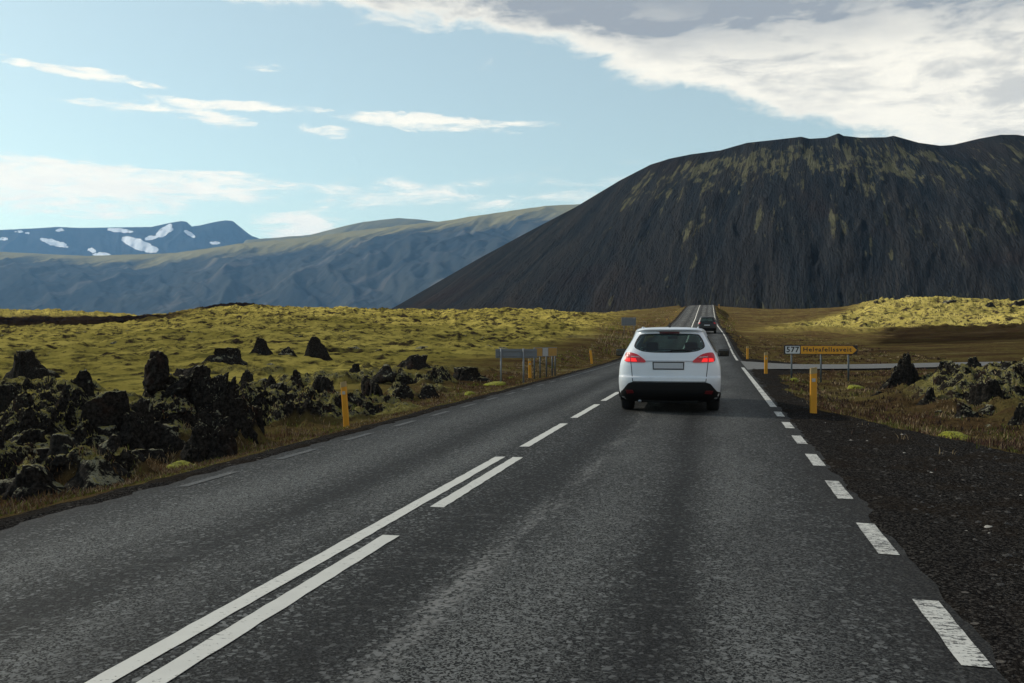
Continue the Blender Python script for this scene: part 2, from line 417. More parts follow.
# ------------------------------------------------------------------ road
def mat_road():
    m, t, p = new_mat('worn_asphalt')
    P = geo_pos(t); s = t.sep(P); uu = t.attr('u', 'Fac')
    st = t.mapv(P, (1, .22, 1))
    stones = t.sep(t.vor(P, 120, 'Color'))[0]; st2 = t.sep(t.vor(P, 48, 'Color'))[1]
    base = t.mix(t.ss(.25, 1.0, stones), (.003, .0031, .0034), (.072, .074, .072))
    base = t.mix(t.m('MULTIPLY', t.ss(.80, .95, st2), .85), base, (.165, .168, .165))
    base = t.mix(t.m('MULTIPLY', t.ss(.78, .95, t.sep(t.vor(P, 30, 'Color'))[2]), .45), base, (.012, .012, .012))
    wob = t.m('MULTIPLY', t.m('SUBTRACT', t.noise(t.mapv(P, (.6, .12, .6)), 1, 3), .5), .9)
    u = t.m('ADD', uu, wob)
    def band(c, w):
        return t.m('SUBTRACT', 1, t.ss(.0, w, t.m('ABSOLUTE', t.m('SUBTRACT', u, c))))
    bright = t.m('MAXIMUM', t.m('MAXIMUM', band(1.35, .55), band(2.45, .65)), t.m('MAXIMUM', band(-.50, .40), band(-1.95, .75)))
    wet = t.m('MAXIMUM', t.m('MAXIMUM', band(.60, .45), band(1.9, .3)), t.m('MAXIMUM', band(-1.05, .28), band(-2.9, .3)))
    pol = t.m('MULTIPLY', bright, t.ss(.25, .65, t.noise(st, .8, 5, .6)))
    base = t.mix(t.m('MULTIPLY', t.m('MULTIPLY', pol, t.ss(.25, .85, stones)), .95), base, (.165, .168, .162))
    base = t.mix(t.m('MULTIPLY', wet, .55), base, (.006, .006, .0065))
    scuff = t.m('MULTIPLY', band(1.02, .17), t.ss(.42, .62, t.noise(st, 3.2, 6, .7)))
    base = t.mix(t.m('MULTIPLY', t.m('MULTIPLY', scuff, t.ss(.25, .65, st2)), .9), base, (.20, .198, .19))
    tar = t.ss(.50, .70, t.noise(t.mapv(P, (1, .15, 1), (3, 2, 0)), .55, 5, .6))
    base = t.mix(t.m('MULTIPLY', tar, .40), base, (.013, .013, .014))
    edge = t.m('MAXIMUM', t.ss(2.85, 3.4, u), t.ss(-2.75, -3.1, u))
    base = t.mix(t.m('MULTIPLY', edge, .80), base, t.mix(t.ss(.3, 1, stones), (.006, .0057, .0055), (.042, .039, .036)))
    dist = t.noise(t.mapv(P, (.3, 1, 1)), 4.5, 5, .7)
    base = t.mix(t.m('MULTIPLY', t.ss(.55, .75, dist), .22), base, (.14, .14, .135))
    t.put(p.inputs['Base Color'], base)
    p.inputs['Roughness'].default_value = .8; p.inputs['Specular IOR Level'].default_value = .17
    hb = t.m('ADD', t.m('MULTIPLY', stones, .5), t.m('MULTIPLY', st2, .8))
    t.put(p.inputs['Normal'], t.bump(hb, .8, .014))
    return m
def road_strip(name, us, ys, lift=0.0, mat=None, wob=None, **k):
    """rows along y at offsets us from the centre line"""
    us = np.asarray(us, float); ys = np.asarray(ys, float)
    U, Yv = np.meshgrid(us, ys)
    if wob is not None: U = wob(U, Yv)
    V = np.stack([U + road_c(Yv), Yv, surf(U, Yv) + lift], -1).reshape(-1, 3)
    me = np_mesh(name, V, grid_faces(len(ys), len(us)), attrs={'u': U.ravel()})
    return me
ys = np.concatenate([np.arange(-60, 0, 1.5), np.arange(0, 25, .1), np.arange(25, 330, .8), np.arange(330, 420, 3)])
def edge_wob(U, Yv):
    e = np.where((U > RW - .01), .05 * fbm(Yv / .55, Yv * 0, o=4, s=5), 0) + np.where(U < -LW + .01, .05 * fbm(Yv / .5, Yv * 0 + 4, o=4, s=6), 0)
    return U + e
us = [-LW, -LW + .18, -2.6, -2, -1.4, -.8, -.3, 0, .5, 1.2, 1.9, 2.5, 3, 3.3, RW - .15, RW]
me = road_strip('road', us, ys, wob=edge_wob)
M_ROAD = mat_road()
o = link('road', me, M_ROAD, kind='structure')

def mat_paint(name, wear):
    m, t, p = new_mat(name)
    P = geo_pos(t); n = t.noise(t.mapv(P, (.55, 2.2, 1)), 26, 5, .7); n2 = t.noise(P, 2.2, 4, .6)
    v = t.sep(t.vor(P, 95, 'Color'))[0]
    w = t.ss(wear, wear + .08, t.m('ADD', t.m('ADD', t.m('MULTIPLY', n, .75), t.m('MULTIPLY', n2, .22)), t.m('MULTIPLY', v, .10)))
    c = t.mix(w, t.mix(t.noise(P, 6, 4), (.50, .49, .45), (.62, .61, .56)), (.035, .035, .034))
    t.put(p.inputs['Base Color'], c); p.inputs['Roughness'].default_value = .7
    t.put(p.inputs['Normal'], t.bump(v, .3, .005)); return m
M_PAINT = mat_paint('white_road_paint', .615); M_WORN = mat_paint('worn_white_road_paint', .535); M_FADED = mat_paint('faded_white_road_paint', .355)
def marks(name, segs, mat, **k):
    Vs, Fs = [], []; n = 0; Us = []
    for (u0, u1, y0, y1, worn) in segs:
        nn = max(2, int((y1 - y0) / .12) + 1) if y0 < 60 else max(2, int((y1 - y0) / 1.5) + 1)
        yy = np.linspace(y0, y1, nn); uu = np.linspace(u0, u1, 4)
        U, Yv = np.meshgrid(uu, yy)
        e = .009 * fbm(Yv / .08, U * 30, o=3, s=9); U = U + e * (1 if worn < 2 else .6)
        V = np.stack([U + road_c(Yv), Yv, surf(U, Yv) + .004 + np.clip(Yv, 0, 300) * .00012], -1).reshape(-1, 3)
        Vs.append(V); Fs.append(grid_faces(nn, 4) + n); n += len(V); Us.append(U.ravel())
    me = np_mesh(name, np.vstack(Vs), np.vstack(Fs), attrs={'u': np.concatenate(Us)})
    return link(name, me, mat, kind='structure')
def yat(py, X, z=0.0):                               # y of a point on a line of constant X seen at row py
    d = (HC - z) * F / (py - HY); return (d + X * ST) / CT
# centre: solid line (left) ending at row 459, dashed (right) beside it
yE = yat(457, -2.3)
seg = [(-.15, -.035, -40, yE, 1)]
y0 = yat(507, -2.3); y1 = yE; seg.append((.055, .168, y0, y1 - .02, 1))
k = yat(535, -2.3)
while k > -40: seg.append((.055, .168, k - 3, k, 1)); k -= 4
marks('centre_line', seg, M_PAINT)
seg = []; k = yE + .95
while k < 275: seg.append((-.08, .04, k, k + 3, 1)); k += 4 if k < 42 else 3.0
marks('dashed_centre_line', seg, M_PAINT)
seg = []; e = yat(665, 1.08)
k = e - 20
while k < 17.2:
    seg.append((3.235, 3.36, k, k + .98, 2)); k += 2.0
seg.append((3.235, 3.36, k + .1, 40, 2))
k = 50
while k < 275: seg.append((3.24, 3.36, k, k + 9, 2)); k += 9.6
marks('edge_line', seg, M_WORN)
seg = []; k = 8
while k < 275:
    seg.append((-2.80, -2.69, k, k + (1.0 if k < 30 else 5), 2)); k += 2.0 if k < 30 else 5.2
marks('far_edge_line', seg, M_FADED)

# side road
def side_road():
    xs = np.concatenate([np.linspace(1.18, 8, 60), np.linspace(8.5, 74, 60)]); vs = np.linspace(-1, 1, 9)
    X, Vv = np.meshgrid(xs, vs, indexing='ij')
    hw = 2.7 + 3.0 * np.exp(-(X - 1.2) / 1.6)
    Yv = side_y(X) + Vv * hw; Z = side_z(X) - .02 - .03 * Vv ** 2
    # meet the edge of the main carriageway
    k = sst(4, 1.2, X); Z = Z * (1 - k) + (surf(np.full_like(X, RW - .02), Yv) + .004) * k
    me = np_mesh('side_road', np.stack([X, Yv, Z], -1).reshape(-1, 3), grid_faces(len(xs), 9)[:, ::-1])
    m, t, p = new_mat('pale_gravel_road')
    P = geo_pos(t); v = t.sep(t.vor(P, 26, 'Color'))[0]; n = t.noise(P, .9, 5)
    c = t.mix(v, (.08, .08, .078), (.17, .168, .16)); c = t.mix(t.m('MULTIPLY', t.ss(.4, .7, n), .4), c, (.09, .085, .08))
    t.put(p.inputs['Base Color'], c); p.inputs['Roughness'].default_value = .9; t.put(p.inputs['Normal'], t.bump(v, .5, .02))
    link('side_road', me, m, kind='structure')
side_road()

# ------------------------------------------------------------------ mountains
def mountain(name, outline, Db, Dc, Dback, gul, seed, cols, matf, zb=-8, prof=1.15, pxr=(-1200, 2200), rows=170, fanx=0, K=1.0):
    Db, Dc, Dback = Db * K, Dc * K, Dback * K; gul = tuple(v * K for v in gul)
    ox = [p[0] for p in outline]; oy = [p[1] for p in outline]
    px = np.linspace(pxr[0], pxr[1], cols)
    crest_y = np.interp(px, ox, oy)
    hc = zat(crest_y, Dc) - zb                        # crest height above the foot
    kk = np.hanning(121); kk /= kk.sum(); hsm = np.convolve(np.pad(hc, 60, mode='edge'), kk, 'valid')
    t = np.concatenate([np.linspace(0, 1, rows), np.linspace(1, 2, 40)[1:]])
    Pm, Tm = np.meshgrid(px, t)
    wl_ = sst(.78, .985, Tm) * sst(1.3, 1.02, Tm); Hc = hc[None, :] * wl_ + np.minimum(hsm, hc + 40)[None, :] * (1 - wl_)
    D = np.where(Tm <= 1, Db + (Dc - Db) * Tm, Dc + (Dback - Dc) * (Tm - 1))
    h = np.where(Tm <= 1, np.clip(Tm, 0, 1) ** prof, 1 - sst(1, 2, Tm))
    sc = (Dc / 930.0)
    xx = (Pm - 512) * sc; yy = D
    hh = np.maximum(Hc, 0) / (300 * K)
    g = fbm(xx / gul[0] + .35 * fbm(xx / 200 / K, yy / 200 / K, o=2, s=seed + 9), yy / (gul[0] * 5), o=4, s=seed, g=.6)
    g2 = ridged(xx / (gul[0] * 2.6) + .6 * fbm(xx / 300 / K, yy / 300 / K, o=2, s=seed + 3), yy / (gul[0] * 9), o=3, s=seed + 5)
    env = np.sin(np.clip(Tm, 0, 1) * math.pi) ** .6 * (Tm < 1)
    Z = zb + Hc * h + (gul[1] * g + gul[2] * g2) * env * np.clip(hh, .1, 1.5)
    Z = Z + gul[3] * fbm(xx / (gul[0] * .35), yy / (gul[0] * .35), o=3, s=seed + 20) * np.clip(env * 1.6, .25, 1)
    dist = D
    X, Yw = at(Pm, dist)
    V = np.stack([X, Yw, Z], -1).reshape(-1, 3)
    xs_ = xx / K; fan = xs_ if not fanx else (xs_ - (fanx - 512) * sc / K) / (1.75 - np.clip(Tm, 0, 1) * .8)
    slope = np.stack([fan.ravel() / 100, (Tm * 10).ravel(), (g * 5).ravel()], 1)
    me = np_mesh(name, V, grid_faces(len(t), cols), attrs={'slope': slope})
    m = matf()
    return link(name, me, m, kind='structure')
def mat_hill():
    m, t, p = new_mat('hazed_basalt_scree')
    s = t.attr('slope', 'Vector'); ss = t.sep(s)
    # fall-line texture: quick across, slow down the slope
    fine = t.noise(t.mapv(s, (13, .8, 0)), 1, 5, .6, .4); mid = t.noise(t.mapv(s, (3.0, .20, 0)), 1, 5, .6, .4)
    large = t.noise(t.mapv(s, (.5, .26, 0)), 1, 4, .55, .3); grit = t.noise(t.mapv(s, (42, 7, 0)), 1, 4, .65)
    c = t.mix(t.ss(.35, .68, mid), (.014, .018, .023), (.025, .026, .028))  # blue in the basalt colour paints the haze in front of the hill
    c = t.mix(t.m('MULTIPLY', t.ss(.50, .72, fine), .35), c, (.042, .038, .034))
    c = t.mix(t.m('MULTIPLY', t.ss(.52, .70, large), .35), c, (.030, .019, .018))
    c = t.mix(t.m('MULTIPLY', t.ss(.5, .7, grit), .45), c, (.009, .009, .010))
    v = ss[1]
    blot = t.noise(t.mapv(s, (3.6, .75, 0)), 1, 6, .62, .5); tong = t.noise(t.mapv(s, (15, .55, 0), (3, 1, 0)), 1, 5, .62, .3)
    rag = t.noise(t.mapv(s, (17, 2.2, 0)), 1, 5, .65, .3)
    top = t.m('MULTIPLY', t.ss(5.6, 7.6, v), t.ss(9.7, 8.9, v)); midb = t.m('MULTIPLY', t.ss(2.6, 4.0, v), t.ss(6.8, 5.0, v)); lo = t.ss(2.0, .6, v)
    k = t.m('ADD', t.m('MULTIPLY', blot, .42), t.m('ADD', t.m('MULTIPLY', tong, .33), t.m('MULTIPLY', rag, .25)))
    k = t.m('ADD', k, t.m('ADD', t.m('MULTIPLY', t.m('MULTIPLY', top, t.m('SUBTRACT', 1, t.m('MULTIPLY', t.ss(1.0, 3.0, ss[0]), .6))), .085), t.m('ADD', t.m('MULTIPLY', midb, .020), t.m('MULTIPLY', lo, .028))))
    k = t.m('SUBTRACT', k, t.m('MULTIPLY', t.ss(-1.3, -3.6, ss[0]), .10))
    mossy = t.ss(.560, .625, k)
    mc = t.mix(t.noise(t.mapv(s, (2, 1, 0)), 3, 3), (.060, .064, .032), (.155, .145, .088))
    c = t.mix(t.m('MULTIPLY', mossy, .60), c, mc)
    c = t.mix(t.m('MULTIPLY', t.m('MULTIPLY', lo, .35), t.ss(.45, .62, rag)), c, (.055, .060, .034))
    t.put(p.inputs['Base Color'], c); p.inputs['Roughness'].default_value = .95; p.inputs['Specular IOR Level'].default_value = 0
    t.put(p.inputs['Normal'], t.bump(t.m('ADD', t.m('MULTIPLY', grit, .5), t.m('MULTIPLY', mid, 1.6)), .8, 9)); return m
mountain('hill', [(-1200, 345), (300, 345), (352, 330), (400, 304), (440, 281), (478, 259), (530, 231), (575, 207.5), (619, 181), (650, 165), (669, 159), (691, 154.5), (720, 150.6), (747, 143),
    (775, 140), (801, 137), (809, 139), (826, 138), (838, 133.5), (843, 136), (860, 138), (885, 137.5), (893, 136), (918, 143), (940, 146), (953, 145), (978, 139), (1000, 135), (1016, 135),
    (1100, 150), (1300, 190), (1800, 300), (2200, 345)], 620, 1500, 2600, (38, 4, 4, .6), 100, 1300, mat_hill, prof=1.06, pxr=(250, 2200), rows=260, fanx=800, K=.68)

def mat_ridge():
    m, t, p = new_mat('sun_tinted_far_slopes')
    s = t.attr('slope', 'Vector'); ss = t.sep(s)
    sh = t.comb(t.m('ADD', ss[0], t.m('MULTIPLY', ss[1], -1.1)), ss[1], 0.0)
    n = t.noise(t.mapv(sh, (.30, .16, 0)), 1, 6, .6, .5); f = t.noise(t.mapv(sh, (1.0, .22, 0)), 1, 6, .62, .5)
    c = t.mix(t.ss(.35, .65, n), (.022, .027, .032), (.040, .043, .042))
    c = t.mix(t.m('MULTIPLY', t.ss(.52, .70, f), .7), c, (.12, .11, .10))  # pale diagonal streaks put sunlit stripes into the slope colour
    top = t.ss(7.5, 9.5, t.m('ADD', ss[1], t.m('MULTIPLY', t.m('SUBTRACT', f, .5), 5)))
    c = t.mix(t.m('MULTIPLY', top, .8), c, (.22, .19, .08))  # warm tone paints sunlight into the upper slopes
    t.put(p.inputs['Base Color'], c); p.inputs['Roughness'].default_value = 1; p.inputs['Specular IOR Level'].default_value = 0
    t.put(p.inputs['Normal'], t.bump(t.m('ADD', n, f), .9, 30)); return m
mountain('far_ridge', [(-1200, 300), (-300, 262), (0, 252), (88, 256), (176, 253), (246, 243), (310, 237), (363, 230), (400, 226), (439, 222), (469, 217), (510, 211), (545, 206), (562, 205), (620, 203), (760, 225), (1100, 330), (2200, 330)],
    2800, 4200, 5600, (110, 14, 26, 5), 200, 1000, mat_ridge, prof=.85, pxr=(-900, 1200), K=2.2)
mountain('distant_ridge', [(-1200, 330), (200, 300), (246, 240), (310, 235), (345, 226), (363, 222), (398, 218), (420, 219.5), (439, 222), (480, 235), (620, 260), (800, 330), (2200, 330)],
    4700, 5300, 6200, (150, 10, 14, 5), 240, 600, mat_ridge, prof=.8, pxr=(100, 900), K=2.2)

SNOW = [(55, 243, 16, 3.6, .25), (139, 244.5, 18, 6.5, .35), (150, 249, 10, 4, .1), (102, 255, 9, 3, .1), (92, 250.5, 3, 2, .5), (165, 231, 10, 6, -.5), (190, 234, 5, 3, .6), (216, 243, 6, 1.8, .1), (121, 230.5, 14, 2.2, .1),
        (61, 230.5, 6, 2, 0), (4, 239, 4, 2, 0), (28, 233, 3, 1.2, 0), (20, 231.5, 5, 1.3, 0), (155, 237.5, 11, 2.0, -.2), (135, 239, 8, 1.5, .1)]
def mat_snow_mtn():
    m, t, p = new_mat('snow_streaked_rock')
    s = t.attr('slope', 'Vector'); ss = t.sep(s)
    n = t.noise(t.mapv(s, (.5, .3, 0)), 1, 6, .6); f = t.noise(t.mapv(s, (1.2, .6, 0)), 1, 5, .6, .5)
    c = t.mix(t.ss(.35, .65, n), (.020, .023, .027), (.042, .043, .045))
    px = t.attr('site', 'Vector'); q = t.sep(px)
    wx = t.m('ADD', q[0], t.m('MULTIPLY', t.m('SUBTRACT', t.noise(px, .12, 4, .6), .5), 12))
    wy = t.m('ADD', q[1], t.m('MULTIPLY', t.m('SUBTRACT', t.noise(t.mapv(px, (1, 1, 1), (9, 4, 0)), .16, 4, .6), .5), 5))
    best = None
    for (cx, cy, a, b, k) in SNOW:
        dx = t.m('SUBTRACT', wx, cx); dy = t.m('SUBTRACT', t.m('SUBTRACT', wy, cy), t.m('MULTIPLY', dx, k))
        e = t.m('ADD', t.m('POWER', t.m('ABSOLUTE', t.m('DIVIDE', dx, a)), 2.0), t.m('POWER', t.m('ABSOLUTE', t.m('DIVIDE', dy, b)), 2.0))
        best = e if best is None else t.m('MINIMUM', best, e)
    sn = t.m('MULTIPLY', t.ss(.90, .70, best), t.ss(.30, .40, f))
    c = t.mix(sn, c, (.80, .82, .85))
    t.put(p.inputs['Base Color'], c); p.inputs['Roughness'].default_value = .9; p.inputs['Specular IOR Level'].default_value = 0
    return m
o = mountain('snowy_mountains', [(-1200, 330), (-500, 250), (-200, 236), (0, 230), (35, 228.5), (59, 227), (80, 228), (111, 227.5), (152, 227), (170, 223), (182, 221), (187, 222), (192, 226.5), (200, 225.5), (215, 222), (226, 220.5), (233, 221), (245, 231), (252, 236), (258, 238), (300, 262), (420, 320), (2200, 330)],
    5800, 6600, 7600, (100, 8, 24, 5), 300, 900, mat_snow_mtn, prof=.75, pxr=(-500, 460), K=2.3)
me = o.data; V = np.empty(len(me.vertices) * 3, np.float32); me.vertices.foreach_get('co', V); V = V.reshape(-1, 3)
d, xr = inv(V[:, 0].astype(float), V[:, 1].astype(float))
A = np.stack([CX + F * xr / d, HY - (V[:, 2] - HC) * F / d, d * 0], 1).astype(np.float32)
a_ = me.attributes.new('site', 'FLOAT_VECTOR', 'POINT'); a_.data.foreach_set('vector', A.ravel())

# ------------------------------------------------------------------ lava rocks
_ico = {}
def ico(n):
    if n not in _ico:
        bm = bmesh.new(); bmesh.ops.create_icosphere(bm, subdivisions=n, radius=1)
        _ico[n] = (np.array([v.co[:] for v in bm.verts]), np.array([[v.index for v in f.verts] for f in bm.faces])); bm.free()
    return _ico[n]
def rock_verts(n, seed, size, jag=1.0, lean=0.0, peak=0.0, low=0.0):
    V, Fc = ico(n); V = V.copy(); o = seed * 13.7
    asp = float(np.clip(size[2] / size[0], .6, 1.3))
    x, y, z = V[:, 0] + o, V[:, 1] + o * .7, V[:, 2] * asp + o * .3
    a = fbm(x * 1.25, y * 1.25, z * 1.25, o=2, s=seed)
    b = ridged(x * 2.3, y * 2.3, z * 2.3, o=4, s=seed + 7, g=.6)
    c = np.abs(fbm(x * 6, y * 6, z * 6, o=3, s=seed + 17))
    r = 1 + .30 * a + jag * (.05 * b - .10 * c)
    if n >= 3:
        Q = np.stack([x, y, z], 1) + .25 * a[:, None]
        r = r + min(jag, 1.2) * (.46 * (.35 - worley(Q * 2.0, seed) ** 2) + (.26 * (.35 - worley(Q * 4.6, seed + 3) ** 2) if n >= 4 else 0) + (.12 * (.35 - worley(Q * 11, seed + 4) ** 2) if n >= 5 else 0))
    if n >= 5: r = r + jag * .055 * fbm(x * 17, y * 17, z * 17, o=3, s=seed + 27, g=.6)
    rg = np.random.default_rng(seed + 1000); V = V * (1 + .35 * (r - 1))[:, None]
    for k in range(0 if jag <= .5 else (11 if n > 2 else 7)):                # broken faces
        nrm = rg.normal(0, 1, 3); nrm[2] = abs(nrm[2]) * .8; nrm /= np.linalg.norm(nrm); cut = rg.uniform(.50, .82)
        dt = V @ nrm; V = V - nrm * (np.maximum(dt - cut, 0) * .9)[:, None]
    V = V * (1 + .75 * (r - 1))[:, None]
    V[:, 2] = np.where(V[:, 2] < 0, V[:, 2] * .5, V[:, 2])
    if peak: V[:, :2] *= (1 - peak * np.clip(V[:, 2:3], 0, 1.2) / 1.3)
    V[:, 2] /= max(1e-6, np.percentile(V[:, 2], 99.0)); V[:, 2] = np.where(V[:, 2] > .93, .93 + (V[:, 2] - .93) * .35, V[:, 2]); V[:, :2] /= np.abs(V[:, 0]).max()
    if jag > .5: V[:, :2] *= 1 + .42 * np.clip(1 - V[:, 2:3] / .55, 0, 1.2) - .05
    V[:, 0] += lean * np.clip(V[:, 2], 0, 1)
    return V * np.asarray(size), Fc
def rock(px, w, top, base, d, label, seed, mat=None, name='lava_rock', cat='rock', depth=.8, jag=1, lean=0, peak=0, sub=5, fix=False, group='dark lava rocks beside the road'):
    x, y = at(px, d); x = float(x); y = float(y)
    dq = np.exp(np.linspace(math.log(d * .55), math.log(d * 1.5), 220)); gx, gy = at(px, dq)
    rows_ = HY + F * (HC - terrain(gx, gy, False)[0]) / dq; err = np.abs(rows_ - base) + .6 * np.abs(dq - d) / d
    if not fix and fix is not None: d = float(dq[np.argmin(err)])
    x, y = map(float, at(px, d))
    ppm = F / d; zt = float(zat(top, d)); zb = float(zat(base, d)); g = ground_z(x, y)
    zb = (zb - .15) if (fix or fix is None) else g - .10 - .08 * w / ppm; hgt = zt - zb
    hgt = max(hgt, .15)
    V, Fc = rock_verts(sub, seed, (w / ppm / 2, w / ppm / 2 * depth, hgt), jag, lean * w / ppm, peak)
    me = np_mesh(name, V, Fc)
    o = link(name, me, mat or M_LAVA, label=label, cat=cat, group=group)
    o.location = (x, y, zb); o.rotation_euler[2] = TH
    return o
LM, LQ, LD = M_LAVA_MOSS, M_LAVA_MID, M_LAVA
rock(178, 118, 364, 420, 16.5, 'largest jagged black lava outcrop of the left verge, under the round boulder', 1, LD, sub=6, depth=.6, jag=1.2, fix=None)
rock(157, 27, 350, 371, 16.35, 'round-topped dark boulder sitting on the crest of the largest left outcrop', 2, LD, jag=.5, fix=True, depth=1)
rock(84, 60, 369, 425, 16.6, 'dark lumpy lava block just left of the round-topped boulder', 3, LD, fix=None)
rock(112, 64, 388, 440, 15.4, 'pale moss-topped lava hump in front of the round-topped boulder', 4, LM, jag=.7, fix=None)
rock(140, 44, 398, 440, 15.1, 'small black lava lump in front of the largest outcrop', 12, LD, fix=None)
rock(70, 56, 432, 466, 13.0, 'smooth dark grey boulder low beside moss at lower left', 5, LQ, jag=.4)
rock(214, 74, 372, 445, 16.2, 'sloping black right shoulder of the big outcrop on the left verge', 6, LD, peak=.3, sub=6, jag=1.2, fix=None, depth=.6)
rock(205, 60, 410, 462, 15.2, 'black broken lava block at the right foot of the largest outcrop', 13, LD, sub=6, jag=1.2)
rock(28, 64, 349, 378, 27, 'spiky dark lava cluster standing alone on the moss at far left', 7, LD, jag=1.5, peak=.4)
rock(14, 66, 382, 432, 16.5, 'dark lava heap at the left edge of the picture below the spiky cluster', 8, LQ)
rock(22, 70, 428, 470, 13.2, 'mossy dark lava lump at the left edge beside the smooth grey boulder', 9, LM)
rock(42, 84, 462, 492, 11.4, 'low flat lava slab nearest the asphalt at lower left', 10, LQ)
rock(228, 46, 347, 366, 38, 'low ragged lava cluster on the moss slope above the big outcrop', 11, LD, jag=1.4)
rock(261, 26, 337, 355, 40, 'pointed dark rock with a long tail to its right on the moss slope', 14, LD, peak=.5)
rock(288, 30, 346, 356, 40, 'low tail of dark rocks left of the cone-shaped rock', 15, LQ)
rock(318, 27, 335.5, 358, 37, 'cone-shaped black rock standing up from the moss left of the orange post', 16, LD, jag=.6, peak=.45)
rock(294, 33, 369, 390, 24, 'dark rock half way down the slope below the cone-shaped rock', 17, LD)
rock(247, 20, 369, 388, 24, 'small dark rock between the big outcrop and the double outcrop', 18, LD)
rock(270, 54, 382, 412, 19.5, 'rounded black lava pair left of the roadside outcrop behind the post', 19, LD)
rock(324, 56, 376, 412, 20, 'black lava outcrop directly left of the near left orange post', 20, LD, sub=6)
rock(376, 56, 377, 412, 20.5, 'long black lava outcrop sloping down right of the near left orange post', 21, LD, sub=6, lean=-.1)
rock(255, 34, 405, 434, 16.6, 'dark rock at the verge edge between the largest outcrop and the post', 22, LQ)
rock(411, 54, 354, 370, 33, 'long flat dark lava ridge on bright moss left of the grey sign', 23, LD, depth=.5)
rock(356, 17, 363, 372, 31, 'tiny dark rock on moss between the cone-shaped rock and the flat ridge', 24, LD)
rock(400, 30, 384, 400, 22.5, 'dark rock right beside the end of the long outcrop', 25, LQ)
rock(428, 32, 384, 398, 24, 'low brown rock in heath half way from the long outcrop to the grey sign', 26, LQ)
rock(469, 46, 366, 380, 30, 'dark mossy rocks just left of the grey sign posts', 27, LQ)
rock(902, 40, 352, 390, 27, 'big leaning black rock right of the yellow direction sign', 28, LD, jag=.9, peak=.5, lean=.28, sub=6)
for (a, w, tp, bs, d, lb, sd, mt) in [
    (946, 26, 360, 372, 25, 'moss-flecked rock on the right heap next to the leaning black rock', 29, LM),
    (975, 32, 356, 372, 24, 'pale-topped rock on the crest of the right lava heap', 30, LQ),
    (1008, 26, 362, 378, 22, 'dark rock on the right lava heap at the picture edge', 31, LQ),
    (990, 34, 378, 398, 20, 'black hollowed rock in the middle of the right lava heap', 32, LD),
    (930, 26, 386, 400, 21.5, 'mossy rock low on the left end of the right lava heap', 33, LM),
    (1022, 34, 402, 424, 17.5, 'dark lumpy rock low at the right picture edge', 34, LQ),
    (968, 34, 402, 418, 18.5, 'dark low rock at the foot of the right lava heap', 35, LQ)]:
    rock(a, w, tp, bs, d, lb, sd, mt)
# rocks on the far skyline to the right
for (a, w, tp, bs, d, lb, sd) in [(877, 9, 300.5, 305, 200, 'small black rock on the left shoulder of the right moss hill', 41), (908, 13, 295, 300, 205, 'flat black rocks on the highest point of the right moss hill', 42),
    (950, 22, 299.5, 304, 200, 'row of black rocks on the skyline right of the moss hill top', 43), (990, 10, 302, 308, 190, 'single dark rock below the skyline on the right moss hill', 44), (1018, 20, 300, 307, 190, 'black rocks on the skyline at the right picture edge', 45)]:
    rock(a, w, tp, bs, d, lb, sd, LD, sub=4, group='black rocks on the far moss hill')

# loose clinker: far too many to count
def scatter(name, pts, sizes, mat, label, cat, n=2, flat=.75, protos=10, jag=1.2, sink=.35):
    Vs, Fs = [], []; off = 0
    P = [rock_verts(n, 500 + k, (1, 1, 1), jag) for k in range(protos)]
    zs = terrain(pts[:, 0], pts[:, 1])[0]
    for i in range(len(pts)):
        V, Fc = P[i % protos]; a = random.random() * 6.28; c, s = math.cos(a), math.sin(a); q = sizes[i]
        W = V * (q, q * random.uniform(.7, 1.1), q * flat * random.uniform(.7, 1.4))
        W = np.stack([W[:, 0] * c - W[:, 1] * s + pts[i, 0], W[:, 0] * s + W[:, 1] * c + pts[i, 1], W[:, 2] + zs[i] - q * sink], 1)
        Vs.append(W); Fs.append(Fc + off); off += len(V)
    me = np_mesh(name, np.vstack(Vs), np.vstack(Fs), smooth=(n > 2))
    return link(name, me, mat, label=label, cat=cat, kind='stuff')
def sample(n, pxr, dr, cond):
    px = rng.uniform(*pxr, n); d = np.exp(rng.uniform(math.log(dr[0]), math.log(dr[1]), n))
    x, y = at(px, d); h, rk, mo, gv, dk, pl = terrain(x, y)
    k = cond(x, y, rk, mo, gv, dk) > rng.uniform(0, 1, n)
    return np.stack([x[k], y[k]], 1)
p_ = sample(2300, (-120, 1150), (9.5, 60), lambda x, y, rk, mo, gv, dk: rk * .8 * (gv < .2))
scatter('lava_rubble', p_, .05 + .38 * rng.random(len(p_)) ** 2.4, LQ, 'loose dark clinker lying all over the lava field', 'lava rubble', n=3)
p_ = sample(1100, (-60, 620), (34, 150), lambda x, y, rk, mo, gv, dk: mo * (fbm(x / 7, y / 5, o=3, s=7) > .12) * (fbm(x / 2.5, y / 2.5, o=2, s=8) > -.1))
scatter('lava_clinker', p_, .08 + .35 * rng.random(len(p_)) ** 2.5, LQ, 'dark clinker poking through the yellow moss slope', 'lava rubble', n=2, flat=.55)
p_ = sample(5500, (560, 1150), (3.2, 30), lambda x, y, rk, mo, gv, dk: gv * (x > 1.5))
M_STONE = simple('grey_gravel_stone', (.038, .035, .032), .9, vary=.7, scale=3)
scatter('gravel_stones', p_, .005 + .026 * rng.random(len(p_)) ** 4.5, M_STONE, 'small loose stones lying on the dark gravel shoulder', 'gravel', n=1, flat=.6, sink=.2)
p_ = sample(90, (700, 1150), (5, 25), lambda x, y, rk, mo, gv, dk: gv * (x > 1.6))
M_PALE = simple('pale_stone', (.30, .28, .25), .9, vary=.3, scale=5)
